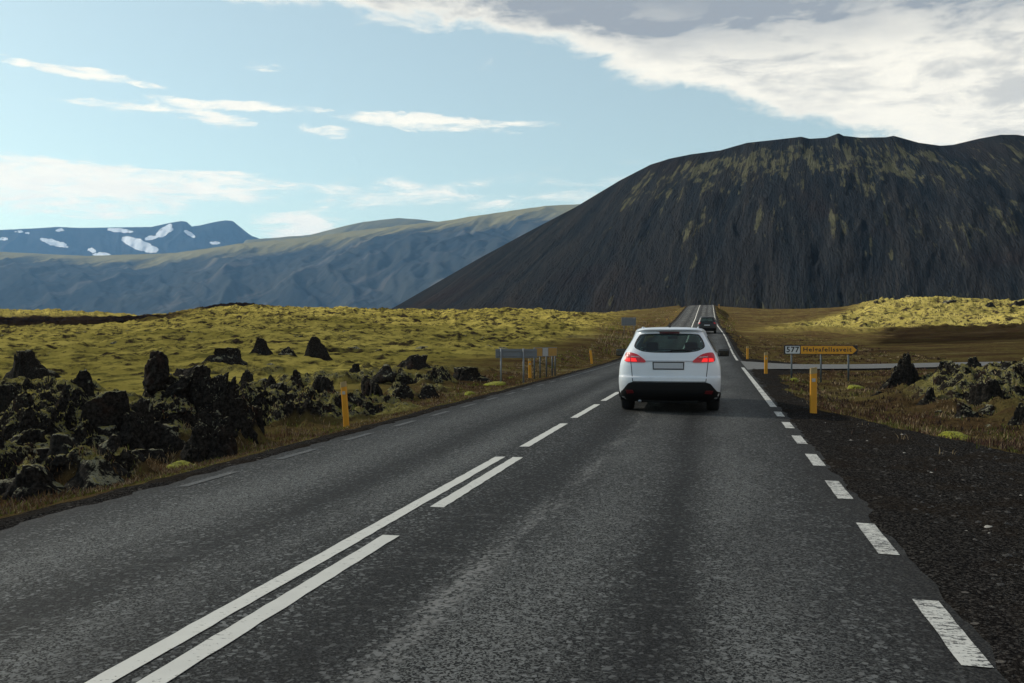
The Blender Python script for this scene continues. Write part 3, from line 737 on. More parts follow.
scatter('pale_gravel_stones', p_, .012 + .022 * rng.random(len(p_)) ** 2, M_PALE, 'few pale pebbles scattered on the dark gravel shoulder', 'gravel', n=1, flat=.6, sink=.2)

# ------------------------------------------------------------------ grass and heath
def mat_grass():
    m, t, p = new_mat('heath_blades')
    t.put(p.inputs['Base Color'], t.attr('tint', 'Vector')); p.inputs['Roughness'].default_value = .8; p.inputs['Specular IOR Level'].default_value = .15
    return m
M_GRASS = mat_grass()
def grass(name, pts, hts, pal, wts, label, cat, bl=7, width=.0055, spread=.07, edge=None):
    u_of = lambda x, y: x - road_c(y)
    n = len(pts); k = bl
    base = np.repeat(pts, k, 0) + rng.normal(0, spread, (n * k, 2)); z = terrain(base[:, 0], base[:, 1])[0]
    hh = np.repeat(hts, k) * rng.uniform(.5, 1.2, n * k); an = rng.uniform(0, 6.283, n * k); ln = rng.uniform(.1, .7, n * k) * hh; la = rng.uniform(0, 6.283, n * k)
    dist = np.hypot(base[:, 0], base[:, 1]); w = width * np.clip(dist / 14, 1, 5) * rng.uniform(.6, 1.5, n * k)
    dx, dy = np.cos(an) * w, np.sin(an) * w; b = np.stack([base[:, 0], base[:, 1], z - .02], 1)
    D = np.stack([dx, dy, dx * 0], 1); Lm = np.stack([np.cos(la) * ln * .35, np.sin(la) * ln * .35, hh * .6], 1); Lt = np.stack([np.cos(la) * ln, np.sin(la) * ln, hh], 1)
    V = np.stack([b - D, b + D, b + Lm + D * .8, b + Lm - D * .8, b + Lt], 1).reshape(-1, 3)
    i = np.arange(n * k)[:, None] * 5
    Fc = np.vstack([i + [0, 1, 2], i + [0, 2, 3], i + [3, 2, 4]])
    pal = np.array(pal); W_ = np.array([wts[k_] * np.exp(3.2 * fbm(pts[:, 0] / 1.1, pts[:, 1] / 1.6, o=3, s=200 + k_)) for k_ in range(len(pal))]).T
    if edge is not None: W_[:, edge] *= 1 + 7 * sst(.75, .25, -u_of(pts[:, 0], pts[:, 1]) - LW)
    W_ = np.cumsum(W_, 1); W_ /= W_[:, -1:]; ci = (rng.random(n)[:, None] > W_).sum(1)
    c = np.repeat(np.repeat(pal[ci], k, 0) * rng.uniform(.6, 1.35, (n * k, 1)), 5, 0)
    me = np_mesh(name, V, Fc, smooth=False, attrs={'tint': c})
    return link(name, me, M_GRASS, label=label, cat=cat, kind='stuff')
def u_of(x, y): return x - road_c(y)
PAL = [(.15, .088, .038), (.28, .205, .115), (.085, .040, .028), (.13, .14, .022), (.17, .11, .075)]
p_ = sample(21000, (-80, 640), (9, 85), lambda x, y, rk, mo, gv, dk: sst(-LW - .25, -LW - .6, u_of(x, y)) * sst(-LW - 4.4, -LW - 3.0, u_of(x, y)) * (1 - .45 * sst(.2, .6, rk)) * (1 - .3 * (fbm(x / .8, y / .8, o=2, s=3) > .1)))
uu = -u_of(p_[:, 0], p_[:, 1]) - LW
grass('left_verge_grass', p_, np.interp(uu, [.2, .8, 2.4, 3.5], [.03, .05, .10, .10]), PAL, (3, 2.5, 2, 2, 2), 'rusty and straw-coloured grass strip along the left asphalt edge', 'grass', edge=3)
p_ = sample(9500, (-80, 620), (11, 60), lambda x, y, rk, mo, gv, dk: rk * (u_of(x, y) < 0) * (fbm(x / 1.3, y / 1.3, o=2, s=13) > .05) * .9)
grass('lava_field_grass', p_, rng.uniform(.03, .09, len(p_)), [(.16, .15, .04), (.20, .18, .06), (.13, .08, .03)], (3, 2, 1), 'short yellow tufts between the lava rocks left', 'grass', bl=5, spread=.05)
p_ = sample(17000, (725, 1150), (9.5, 110), lambda x, y, rk, mo, gv, dk: np.where(gv < .35, 1, .02) * (u_of(x, y) > RW + .4) * (1 - .8 * rk) * (u_of(x, y) < 14) * np.where(fbm(x / 1.1, y / 1.1, o=3, s=23) > -.12, .9, .15))
grass('right_verge_grass', p_, rng.uniform(.03, .13, len(p_)), [(.12, .076, .036), (.27, .195, .11), (.075, .038, .027), (.11, .115, .025), (.045, .028, .020)], (2, 2, 2.4, 1, 2.6), 'dry brown and rust heath grass beyond the right gravel shoulder', 'grass')
p_ = sample(1500, (600, 735), (60, 270), lambda x, y, rk, mo, gv, dk: (np.abs(u_of(x, y)) > 4.2) * (np.abs(u_of(x, y)) < 12))
grass('far_verge_grass', p_, rng.uniform(.12, .35, len(p_)), PAL, (3, 2, 1, 3, 2), 'tufty grass either side of the road on the far rise', 'grass', spread=.3)

def mat_cushion():
    m, t, p = new_mat('bright_moss'); P = geo_pos(t); n = t.noise(P, 22, 5, .7)
    t.put(p.inputs['Base Color'], t.mix(t.ss(.35, .7, n), (.12, .12, .008), (.36, .36, .02))); p.inputs['Roughness'].default_value = 1
    t.put(p.inputs['Normal'], t.bump(n, 1, .05)); return m
M_CUSH = mat_cushion()
for (px, w, py, d, lb, sd) in [(182, 30, 462, 13.6, 'bright yellow-green moss cushion below the largest left outcrop', 61), (955, 32, 441, 13.6, 'bright yellow-green moss cushion on the edge of the right gravel shoulder', 62),
    (496, 26, 383, 33, 'long yellow-green moss cushion below the grey sign on the left', 63), (795, 10, 381, 30, 'small yellow moss cushion under the left end of the direction sign', 64),
    (470, 12, 391, 28, 'small dull yellow moss cushion left of the orange post by the grey sign', 65), (855, 20, 384, 27, 'olive moss cushion left of the leaning black rock', 66)]:
    x, y = map(float, at(px, d)); r = w / (F / d) / 2
    V, Fc = rock_verts(4, sd, (r, r * 1.3, .10 + r * .12), .35)
    me = np_mesh('moss_cushion', V, Fc); o = link('moss_cushion', me, M_CUSH, label=lb, cat='moss', group='bright moss cushions on the verge')
    o.location = (x, y, ground_z(x, y) - .02)

# ------------------------------------------------------------------ delineator posts
M_YEL = simple('orange_plastic', (.62, .27, .008), .5, vary=.18, scale=6); M_REFL = simple('grey_reflector', (.42, .40, .36), .35, vary=.1); M_CAP = simple('dull_cap', (.34, .24, .10), .6)
def delineator(px, top, base, d, label, lean=0.0, fwd=0.0, refl=True):
    x, y = map(float, at(px, d)); g = ground_z(x, y)
    zt = float(zat(top, d)); H = zt - g
    root = empty('marker_post', (x, y, g), TH * .3, label=label, cat='marker post', group='orange marker posts along the road')
    root.rotation_euler[1] = lean; root.rotation_euler[0] = fwd
    bm = bmesh.new(); w = .062; t_ = .028
    prof = [(-w, .0), (-w * .72, -t_), (w * .72, -t_), (w, 0), (w * .72, t_), (-w * .72, t_)]
    b = [bm.verts.new((a, c, -.25)) for a, c in prof]; tp = [bm.verts.new((a, c, H - .12 + (a + w) * .16)) for a, c in prof]
    for i in range(6): bm.faces.new((b[i], b[(i + 1) % 6], tp[(i + 1) % 6], tp[i]))
    bm.faces.new(b[::-1]); bm.faces.new(tp)
    bmesh.ops.bevel(bm, geom=[e for e in bm.edges], offset=.003, segments=1, affect='EDGES')
    link('post_body', bm_mesh('post_body', bm), M_YEL, root)
    bm = bmesh.new(); b = [bm.verts.new((a * 1.05, c * 1.08, H - .125 + (a + w) * .16)) for a, c in prof]; tp = [bm.verts.new((a * .98, c * .9, H - .01 + (a) * .16)) for a, c in prof]
    for i in range(6): bm.faces.new((b[i], b[(i + 1) % 6], tp[(i + 1) % 6], tp[i]))
    bm.faces.new(b[::-1]); bm.faces.new(tp)
    link('post_cap', bm_mesh('post_cap', bm), M_CAP, root)
    if refl:
        bm = bmesh.new(); box_bm(bm, -.030, .030, -t_ - .006, -t_ + .002, H - .26, H - .20, .002)
        link('reflector', bm_mesh('reflector', bm), M_REFL, root)
delineator(813.5, 367, 415, 16.3, 'tall orange marker post nearest the camera on the right gravel shoulder')
delineator(766, 352, 374, 33, 'orange marker post just left of the yellow direction sign')
delineator(747.5, 346, 361, 51, 'orange marker post beyond the side road junction', refl=False)
delineator(740.5, 335.5, 344, 92, 'distant orange marker post right of the dark car', refl=False)
delineator(719, 304, 310, 250, 'tiny orange marker post right of the road at the crest', refl=False)
delineator(346.5, 381, 427, 18.2, 'leaning orange marker post nearest the camera on the left verge', lean=-.07)
delineator(530, 358, 382, 36, 'orange marker post in front of the grey sign back on the left', lean=-.02)
delineator(592, 348, 366, 50, 'tilted orange marker post between the grey sign and the white car', lean=-.12, refl=False)
delineator(623, 341, 351, 88, 'orange marker post in front of the small far grey sign', refl=False)
delineator(667, 318, 325, 165, 'tiny orange marker post left of the road on the far rise', refl=False)
delineator(676, 311, 317, 215, 'farthest orange marker post left of the road under the crest', refl=False)

# ------------------------------------------------------------------ signs
M_GALV = simple('galvanised_steel', (.17, .18, .19), .55, .3, vary=.25, scale=9); M_BACK = simple('sign_back_aluminium', (.15, .165, .18), .5, .3, vary=.12, scale=4)
M_SY = simple('yellow_sign_film', (.72, .32, .012), .42, vary=.05, scale=3); M_SW = simple('white_sign_film', (.62, .63, .62), .42, vary=.06); M_BLK = simple('black_sign_film', (.010, .010, .012), .45, vary=.2)
M_BLUEPOST = simple('dark_steel_post', (.06, .075, .085), .5, .4, vary=.2)
def arrow_sign():
    d = 30.5; x0, y0 = map(float, at(784, d)); x1, y1 = map(float, at(857.5, d - .3))
    W = math.hypot(x1 - x0, y1 - y0); ang = math.atan2(y1 - y0, x1 - x0)
    zc = float(zat(349.8, d)); hh = .148
    g = ground_z((x0 + x1) / 2, (y0 + y1) / 2)
    root = empty('direction_sign', ((x0 + x1) / 2, (y0 + y1) / 2, g), ang, label='yellow arrow direction sign with white 577 box on three posts at the junction', cat='road sign')
    z = zc - g; w = W / 2
    bm = bmesh.new(); box_bm(bm, -w, w, 0, .028, z - hh, z + hh, .006); link('sign_board', bm_mesh('sign_board', bm), M_BLK, root)
    def plate(name, pts, mat, y=-.004, th=.004):
        bm = bmesh.new(); a = [bm.verts.new((px_, y, pz)) for px_, pz in pts]; b = [bm.verts.new((px_, y + th, pz)) for px_, pz in pts]
        n = len(pts)
        bm.faces.new(a); bm.faces.new(b[::-1])
        for i in range(n): bm.faces.new((a[i], b[i], b[(i + 1) % n], a[(i + 1) % n]))
        bmesh.ops.recalc_face_normals(bm, faces=bm.faces)
        return link(name, bm_mesh(name, bm), mat, root)
    e = .025
    def rr(x0, x1, z0, z1, r=.025):
        pts = []
        for (cx, cz, a0) in ((x1 - r, z1 - r, 0), (x0 + r, z1 - r, 90), (x0 + r, z0 + r, 180), (x1 - r, z0 + r, 270)):
            for k in range(4): a = R(a0 + 30 * k); pts.append((cx + r * math.cos(a), cz + r * math.sin(a)))
        return pts
    nb0, nb1 = -w + .045, -w + .045 + .46
    plate('number_panel', rr(nb0, nb1, z - hh + e, z + hh - e), M_SW)
    a0, a1 = nb1 + .03, w - .02
    plate('arrow_panel', [(a0, z - hh + .018), (a1 - .14, z - hh + .018), (a1, z), (a1 - .14, z + hh - .018), (a0, z + hh - .018)], M_SY)
    t1 = text_mesh('route_number', '577', .25, 1.12, .006); o = link('route_number', t1, M_BLK, root); o.location = ((nb0 + nb1) / 2, -.007, z + .002)
    t2 = text_mesh('place_name', 'Helgafellssveit', .195, 1.18, .0035)
    o = link('place_name', t2, M_BLK, root); o.location = ((a0 + a1) / 2 - .05, -.007, z + .008)
    bx = [v.co.x for v in t2.vertices]; L = max(bx) - min(bx); o.scale[0] = (a1 - a0 - .24) / L
    bx = [v.co.x for v in t1.vertices]; L = max(bx) - min(bx); root.children[-2].scale[0] = 1
    for k, pp in enumerate((792, 821.5, 849)):
        xx = -w + (pp - 784) / (857.5 - 784) * 2 * w
        bm = bmesh.new(); tube(bm, (xx, .058, -.3), (xx, .058, z + hh - .02), .028, n=12); link('post', bm_mesh('post', bm, True), M_BLUEPOST, root)
        for q in (-.09, .09):
            bm = bmesh.new(); box_bm(bm, xx - .045, xx + .045, .024, .092, z + q - .012, z + q + .012, .003); link('clamp', bm_mesh('clamp', bm), M_GALV, root)
arrow_sign()
def back_sign(px0, px1, top, bot, d, posts, label, sheet=.02, face=None, turn=0.0):
    x0, y0 = map(float, at(px0, d)); x1, y1 = map(float, at(px1, d)); mx, my = (x0 + x1) / 2, (y0 + y1) / 2
    g = ground_z(mx, my); W = math.hypot(x1 - x0, y1 - y0)
    root = empty('road_sign', (mx, my, g), math.atan2(y1 - y0, x1 - x0) + turn, label=label, cat='road sign')
    zt = float(zat(top, d)) - g; zb = float(zat(bot, d)) - g
    bm = bmesh.new(); box_bm(bm, -W / 2, W / 2, 0, sheet, zb, zt, .004); link('sign_board', bm_mesh('sign_board', bm), M_BACK, root)
    bm = bmesh.new(); box_bm(bm, -W / 2 + .02, W / 2 - .02, sheet, sheet + .003, zb + .02, zt - .02); link('sign_face', bm_mesh('sign_face', bm), face or M_SY, root)
    for q in ((zb + (zt - zb) * .22), (zb + (zt - zb) * .78)):
        bm = bmesh.new(); box_bm(bm, -W / 2 + .01, W / 2 - .01, -.026, -.002, q - .016, q + .016, .003); link('rail', bm_mesh('rail', bm), M_GALV, root)
    for pp in posts:
        xx = (pp - (px0 + px1) / 2) / (F / d)
        bm = bmesh.new(); tube(bm, (xx, -.056, -.3), (xx, -.056, zt + .02), .030, n=12); link('post', bm_mesh('post', bm, True), M_GALV, root)
    return root
back_sign(495.5, 537, 349, 358, 33, (501, 523.5), 'wide grey sign seen from behind on two posts beside the left verge')
back_sign(621.5, 636, 317.5, 325.5, 98, (624, 634), 'small far grey sign back on tall posts left of the white car roof', face=M_SW)
# oblique yellow and white marker sign on four posts
M_SYD = simple('faded_yellow_film', (.34, .19, .03), .6, vary=.2, scale=5); M_SWD = simple('faded_white_film', (.34, .35, .35), .6, vary=.2, scale=5)
def board_row():
    d = 35.5; x, y = map(float, at(546, d)); g = ground_z(x, y)
    root = empty('junction_sign', (x, y, g), R(61), label='narrow yellow and white direction sign turned edge-on, right beside the wide grey sign', cat='road sign')
    zt = float(zat(347.5, d)) - g; zb = float(zat(356.5, d)) - g; L = 1.35
    bm = bmesh.new(); box_bm(bm, -L / 2, L / 2, 0, .03, zb, zt, .004); link('sign_board', bm_mesh('sign_board', bm), M_BACK, root)
    for (a, b, mt, nm) in ((-L / 2 + .02, -.22, M_SYD, 'arrow_panel'), (-.20, .12, M_SWD, 'number_panel'), (.14, L / 2 - .02, M_SYD, 'arrow_panel')):
        bm = bmesh.new(); box_bm(bm, a, b, -.004, 0, zb + .02, zt - .02); link(nm, bm_mesh(nm, bm), mt, root)
    for xx in (-.62, -.28, .1, .45, .63):
        bm = bmesh.new(); tube(bm, (xx, .062, -.3), (xx, .062, zt), .026, n=10); link('post', bm_mesh('post', bm, True), M_BLUEPOST, root)
board_row()

# ------------------------------------------------------------------ cars
def mat_carpaint(name, col, rough=.32):
    m, t, p = new_mat(name); P = obj_co(t)
    dirt = t.ss(.95, .15, t.m('ADD', t.sep(P)[2], t.m('MULTIPLY', t.m('SUBTRACT', t.noise(P, 3.5, 6, .65), .5), .5)))
    dd = t.m('MULTIPLY', dirt, t.noise(P, 14, 5, .7)); c = t.mix(t.m('MULTIPLY', dd, .75), col, (.16, .13, .10))
    t.put(p.inputs['Base Color'], c); t.put(p.inputs['Roughness'], t.m('ADD', rough, t.m('MULTIPLY', dd, .6)))
    p.inputs['Coat Weight'].default_value = .55 if col[0] > .1 else .1; p.inputs['Coat Roughness'].default_value = .08; return m
def mat_glass(name, tint, refl=1.0):
    m, t, p = new_mat(name); m.node_tree.nodes.remove(p); out = m.node_tree.nodes['Material Output']
    tr = t.node('ShaderNodeBsdfTransparent'); t.put(tr.inputs[0], tint); gl = t.node('ShaderNodeBsdfGlossy'); gl.inputs['Roughness'].default_value = .03
    gl.inputs[0].default_value = (.9, .95, 1, 1)
    fr = t.node('ShaderNodeFresnel'); fr.inputs[0].default_value = 1.5; mx = t.node('ShaderNodeMixShader')
    t.put(mx.inputs[0], t.m('MULTIPLY', fr.outputs[0], refl)); t.l.new(tr.outputs[0], mx.inputs[1]); t.l.new(gl.outputs[0], mx.inputs[2]); t.l.new(mx.outputs[0], out.inputs[0]); return m
def mat_lens(name, col, em=0):
    m, t, p = new_mat(name); P = obj_co(t); v = t.vor(P, 60, 'Distance')
    t.put(p.inputs['Base Color'], t.mix(t.ss(.1, .6, v), tuple(min(1, c * 1.3) for c in col), tuple(c * .6 for c in col)))
    p.inputs['Roughness'].default_value = .3; p.inputs['Coat Weight'].default_value = .35; p.inputs['Coat Roughness'].default_value = .03
    if em: p.inputs['Emission Color'].default_value = (*col, 1); p.inputs['Emission Strength'].default_value = em
    return m
M_WHITE = mat_carpaint('white_car_paint', (.73, .77, .82)); M_DARKP = mat_carpaint('black_car_paint', (.005, .0055, .007), .5)
M_TINT = mat_glass('tinted_car_glass', (.27, .37, .345)); M_CLEAR = mat_glass('windscreen_glass', (.62, .76, .70), .8)
M_PLASTIC = simple('black_bumper_plastic', (.005, .005, .0055), .65, vary=.3, scale=12, spec=.25); M_TYRE = simple('tyre_rubber', (.012, .012, .012), .85, vary=.3, scale=20, bump=.2)
M_RIM = simple('alloy_rim', (.30, .31, .32), .35, .8); M_INT = simple('dark_upholstery', (.014, .014, .016), .8)
M_RED = mat_lens('red_lamp_lens', (.46, .002, .012), .12); M_REDB = mat_lens('bright_red_lamp_lens', (.85, .012, .010), .75); M_CLR = mat_lens('pale_lamp_lens', (.62, .40, .40)); M_DRED = mat_lens('dull_red_reflector', (.12, .004, .008))
M_BORDER = simple('black_glass_border', (.008, .008, .009), .25); M_PLATE = simple('number_plate_sheet', (.46, .47, .49), .5, vary=.05); M_SEAM = simple('panel_gap', (.02, .02, .022), .8)
M_MIRG = simple('mirror_glass', (.30, .33, .34), .06, 1.0, vary=.02); M_CHROME = simple('dull_chrome', (.30, .31, .33), .3, .9)
def resample_smooth(tab, n):
    z = np.linspace(0, len(tab) - 1, n); A = np.array(tab, float); B = np.array([np.interp(z, range(len(tab)), A[:, j]) for j in range(A.shape[1])]).T
    for _ in range(max(1, n // 40)):
        C = B.copy(); C[1:-1] = (B[:-2] + B[1:-1] * 2 + B[2:]) / 4; B = C
    return B
class Car:
    def __init__(s, tab, L, n=110, kx=.42, ky=.30):
        s.B = resample_smooth(tab, n); s.L = L; s.kx = kx; s.ky = ky
    def par(s, z):
        return [np.interp(z, s.B[:, 0], s.B[:, j]) for j in (1, 2, 3)]
    def rearY(s, x, z):
        w, yr, yf = s.par(z); cx = w * s.kx; u = np.clip((np.abs(x) - (w - cx)) / cx, 0, 1)
        return yr + s.ky * (1 - np.sqrt(np.clip(1 - u ** 2.3, 0, 1))) * .8 + .035 * (x / w) ** 2
    def ring(s, z, w, yr, yf, nr=90, ns=60, nf=40):
        pts = []
        cx = w * s.kx
        x = w * np.sin(np.linspace(-math.pi / 2, math.pi / 2, nr)); y = s.rearY(x, np.full(nr, z)); pts.append(np.stack([x, y], 1))
        ye = y[-1]
        cf = min(.55, (yf - ye) * .3); t = np.linspace(0, 1, ns + 1)[1:]
        yy = ye + (yf - cf - ye) * t; xx = w + .045 * np.sin(t * math.pi) * (1.0 if z < 1 else 1.2); pts.append(np.stack([xx, yy], 1))
        a = np.linspace(0, math.pi, nf)[1:-1]; xf = w * np.cos(a); pf = yf - cf + cf * np.abs(np.sin(a)) ** .7; pts.append(np.stack([xf, pf], 1))
        pts.append(np.stack([-xx[::-1], yy[::-1]], 1))
        return np.vstack(pts)
def side_patch(name, car, poly, mat, parent, sgn, off=.006, thick=0.0):
    """poly: (y, z) outline laid on the flank"""
    bm = bmesh.new(); vs = [bm.verts.new((0, y, z)) for y, z in poly]; bm.faces.new(vs)
    y0, y1 = min(p[0] for p in poly), max(p[0] for p in poly); z0, z1 = min(p[1] for p in poly), max(p[1] for p in poly)
    for k in np.arange(y0 + .08, y1, .08): bmesh.ops.bisect_plane(bm, geom=bm.verts[:] + bm.edges[:] + bm.faces[:], plane_co=(0, k, 0), plane_no=(0, 1, 0))
    for k in np.arange(z0 + .03, z1, .03): bmesh.ops.bisect_plane(bm, geom=bm.verts[:] + bm.edges[:] + bm.faces[:], plane_co=(0, 0, k), plane_no=(0, 0, 1))
    for v in bm.verts:
        w, yr, yf = car.par(v.co.z); ye = float(car.rearY(w, v.co.z)); cf = min(.55, (yf - ye) * .3)
        t = np.clip((v.co.y - ye) / (yf - cf - ye), 0, 1.0)
        x = w + .045 * math.sin(t * math.pi) * (1 if v.co.z < 1 else 1.2)
        if v.co.y > yf - cf:
            q = min(1, (v.co.y - yf + cf) / cf); x = w * math.sqrt(max(0, 1 - (q ** (1 / .7)) ** 2))
        if v.co.y < ye + .001:   # round the rear corner
            xs = np.linspace(0, w, 200); yy = car.rearY(xs, np.full(200, v.co.z)); x = float(np.interp(v.co.y, yy, xs))
        v.co.x = sgn * (x + off)
    bmesh.ops.recalc_face_normals(bm, faces=bm.faces)
    me = bm_mesh(name, bm, True); return link(name, me, mat, parent)
def rear_patch(name, car, poly, mat, parent, off=.006, wall=.008, res=.05, oy=0.0):
    """poly: (x, z) outline laid on the tail, edges turned in so that it has thickness"""
    bm = bmesh.new(); vs = [bm.verts.new((x, 0, z)) for x, z in poly]; f = bm.faces.new(vs)
    x0, x1 = min(p[0] for p in poly), max(p[0] for p in poly); z0, z1 = min(p[1] for p in poly), max(p[1] for p in poly)
    for k in np.arange(x0 + res * .37, x1, res): bmesh.ops.bisect_plane(bm, geom=bm.verts[:] + bm.edges[:] + bm.faces[:], plane_co=(k, 0, 0), plane_no=(1, 0, 0))
    for k in np.arange(z0 + res * .37, z1, res): bmesh.ops.bisect_plane(bm, geom=bm.verts[:] + bm.edges[:] + bm.faces[:], plane_co=(0, 0, k), plane_no=(0, 0, 1))
    for v in bm.verts: v.co.y = float(car.rearY(v.co.x, v.co.z)) - off + oy
    if wall:
        be = [e for e in bm.edges if e.is_boundary]
        r = bmesh.ops.extrude_edge_only(bm, edges=be)
        for v in r['geom']:
            if isinstance(v, bmesh.types.BMVert): v.co.y += wall
    bmesh.ops.recalc_face_normals(bm, faces=bm.faces)
    me = bm_mesh(name, bm, False); return link(name, me, mat, parent)
def smooth_poly(pts, n=3):
    P = [np.array(p, float) for p in pts]
    for _ in range(n):
        Q = []
        for i in range(len(P)):
            a, b = P[i], P[(i + 1) % len(P)]; Q += [a * .8 + b * .2, a * .2 + b * .8]
        P = Q
    return [tuple(p) for p in P]
def mirror_poly(p): return [(-x, z) for x, z in p][::-1]
def inpoly(px, pz, poly):
    c = np.zeros(len(px), bool); j = len(poly) - 1
    for i in range(len(poly)):
        xi, zi = poly[i]; xj, zj = poly[j]
        c ^= ((zi > pz) != (zj > pz)) & (px < (xj - xi) * (pz - zi) / (zj - zi + 1e-12) + xi); j = i
    return c
def shrink(poly, k):
    c = np.mean(poly, 0); P = np.array(poly); return [tuple(c + (p - c) * (1 - k / max(.05, np.hypot(*(p - c))))) for p in P]

def build_body(car, root, paint, roofz, rear_glass, side_glass, wind, wheels, wr, ztop):
    B = car.B; rings = [car.ring(*r) for r in B]; nc = len(rings[0])
    V = np.vstack([np.column_stack([r, np.full(len(r), B[i, 0])]) for i, r in enumerate(rings)])
    Fc = grid_faces(len(rings), nc, True)
    C = V[Fc].mean(1)
    keep = np.ones(len(Fc), bool)
    w, yr, yf = car.par(C[:, 2])
    isrear = (np.abs(C[:, 1] - car.rearY(C[:, 0], C[:, 2])) < .03) & (C[:, 1] < 1.3)
    keep &= ~(isrear & inpoly(C[:, 0], C[:, 2], rear_glass))
    flank = np.abs(C[:, 0]) > w * .9
    for sg in side_glass: keep &= ~(flank & inpoly(C[:, 1], C[:, 2], sg))
    for wy in wheels: keep &= ~(flank & (np.hypot(C[:, 1] - wy, C[:, 2] - wr) < wr + .055))
    keep &= ~((C[:, 1] > 2) & (np.abs(C[:, 0]) < w * .86) & (C[:, 2] > wind[0]) & (C[:, 2] < wind[1]))
    # roof cap: shrink the last ring to the middle
    n0 = len(V); last = V[-nc:]; c = last.mean(0); caps = []
    Vc = [V]; prev = (len(rings) - 1) * nc; fl = [Fc[keep]]
    for k, q in enumerate((.75, .45, .15)):
        r = c + (last - c) * (q, q, 1); r[:, 2] = last[:, 2] + .018 * (1 - q ** 2); Vc.append(r)
        cur = n0 + k * nc; j = np.arange(nc); j2 = (j + 1) % nc
        fl.append(np.stack([prev + j, prev + j2, cur + j2, cur + j], 1)); prev = cur
    Vc.append(np.array([[c[0], c[1], last[0, 2] + .018]])); tip = n0 + 3 * nc
    V2 = np.vstack(Vc); Q = np.vstack(fl)
    me = bpy.data.meshes.new('body')
    tri = [(int(prev + j), int(prev + (j + 1) % nc), tip) for j in range(nc)]
    me.from_pydata(V2.tolist(), [], Q.tolist() + tri); me.update()
    me.polygons.foreach_set('use_smooth', [True] * len(me.polygons))
    return link('body', me, paint, root)
def wheel(root, x, y, r, w):
    s = 1 if x > 0 else -1
    bm = bmesh.new(); prof = [(r - .10, -w / 2 + .01), (r - .03, -w / 2), (r - .008, -w / 2 + .02), (r, -w / 2 + .05), (r, w / 2 - .05), (r - .008, w / 2 - .02), (r - .03, w / 2), (r - .10, w / 2 - .01)]
    n = 40; rg = []
    for i in range(n):
        a = 2 * math.pi * i / n; rg.append([bm.verts.new((q, math.cos(a) * rr, math.sin(a) * rr)) for rr, q in prof])
    for i in range(n):
        for j in range(len(prof) - 1): bm.faces.new((rg[i][j], rg[(i + 1) % n][j], rg[(i + 1) % n][j + 1], rg[i][j + 1]))
    bmesh.ops.recalc_face_normals(bm, faces=bm.faces)
    o = link('wheel', bm_mesh('wheel', bm, True), M_TYRE, root); o.location = (x, y, r)
    bm = bmesh.new(); tube(bm, (-w * .3, 0, 0), (w * .3, 0, 0), r - .12, n=32)
    for k in range(5):
        a = 2 * math.pi * k / 5; mm = Matrix.Rotation(a, 4, 'X')
        rr_ = bmesh.ops.create_cube(bm, size=1)
        for v in rr_['verts']: v.co = mm @ Vector((s * w * .40 + v.co.x * .03, v.co.y * .06, (r - .08) * .5 + v.co.z * (r - .08)))
    tube(bm, (s * w * .1, 0, 0), (s * w * .46, 0, 0), .06, n=16)
    link('rim', bm_mesh('rim', bm), M_RIM, o)
def mirror_unit(root, s, x, y, z, paint, w=.22, h=.145):
    bm = bmesh.new(); box_bm(bm, -w / 2, w / 2, -.05, .07, -h / 2, h / 2, .035)
    o = link('door_mirror', bm_mesh('door_mirror', bm, True), paint, root); o.location = (s * x, y, z)
    bm = bmesh.new(); box_bm(bm, -w / 2 + .02, w / 2 - .02, -.056, -.046, -h / 2 + .018, h / 2 - .018, .004); link('mirror_glass', bm_mesh('mirror_glass', bm), M_MIRG, o)
    bm = bmesh.new(); box_bm(bm, -s * (w / 2 + .10) - .06, -s * (w / 2 + .10) + .14 if s < 0 else -s * (w / 2 + .10) + .16, -.01, .03, -h / 2 + .0, -h / 2 + .04, .006); link('mirror_arm', bm_mesh('mirror_arm', bm), M_PLASTIC, o)
def seats(root, roof, yb, yf):
    def seat(x, y, w, zt, nm, hr):
        bm = bmesh.new(); box_bm(bm, x - w / 2, x + w / 2, y - .06, y + .10, .35, zt, .05); box_bm(bm, x - w / 2, x + w / 2, y, y + .5, .35, .52, .05)
        o = link(nm, bm_mesh(nm, bm, True), M_INT, root)
        for h in hr:
            bm = bmesh.new(); box_bm(bm, h - .12, h + .12, y - .06, y + .04, zt + .02, zt + .19, .045); tube(bm, (h - .05, y, zt - .05), (h - .05, y, zt + .06), .008, n=6); tube(bm, (h + .05, y, zt - .05), (h + .05, y, zt + .06), .008, n=6)
            link('headrest', bm_mesh('headrest', bm, True), M_INT, o)
    seat(0, yb, 1.2, .93, 'rear_bench', (-.42, .42))
    seat(-.37, yf, .50, 1.02, 'front_seat', (-.37,)); seat(.37, yf, .50, 1.02, 'front_seat', (.37,))
    bm = bmesh.new(); box_bm(bm, -.10, .10, yf + .95, yf + .97, roof - .17, roof - .11, .012); tube(bm, (0, yf + .98, roof - .13), (0, yf + 1.03, roof - .06), .01, n=6)
    link('rear_view_mirror', bm_mesh('rear_view_mirror', bm), M_INT, root)
    bm = bmesh.new(); box_bm(bm, -.66, .66, yf + .75, yf + 1.25, .60, .90, .06); link('dashboard', bm_mesh('dashboard', bm, True), M_INT, root)

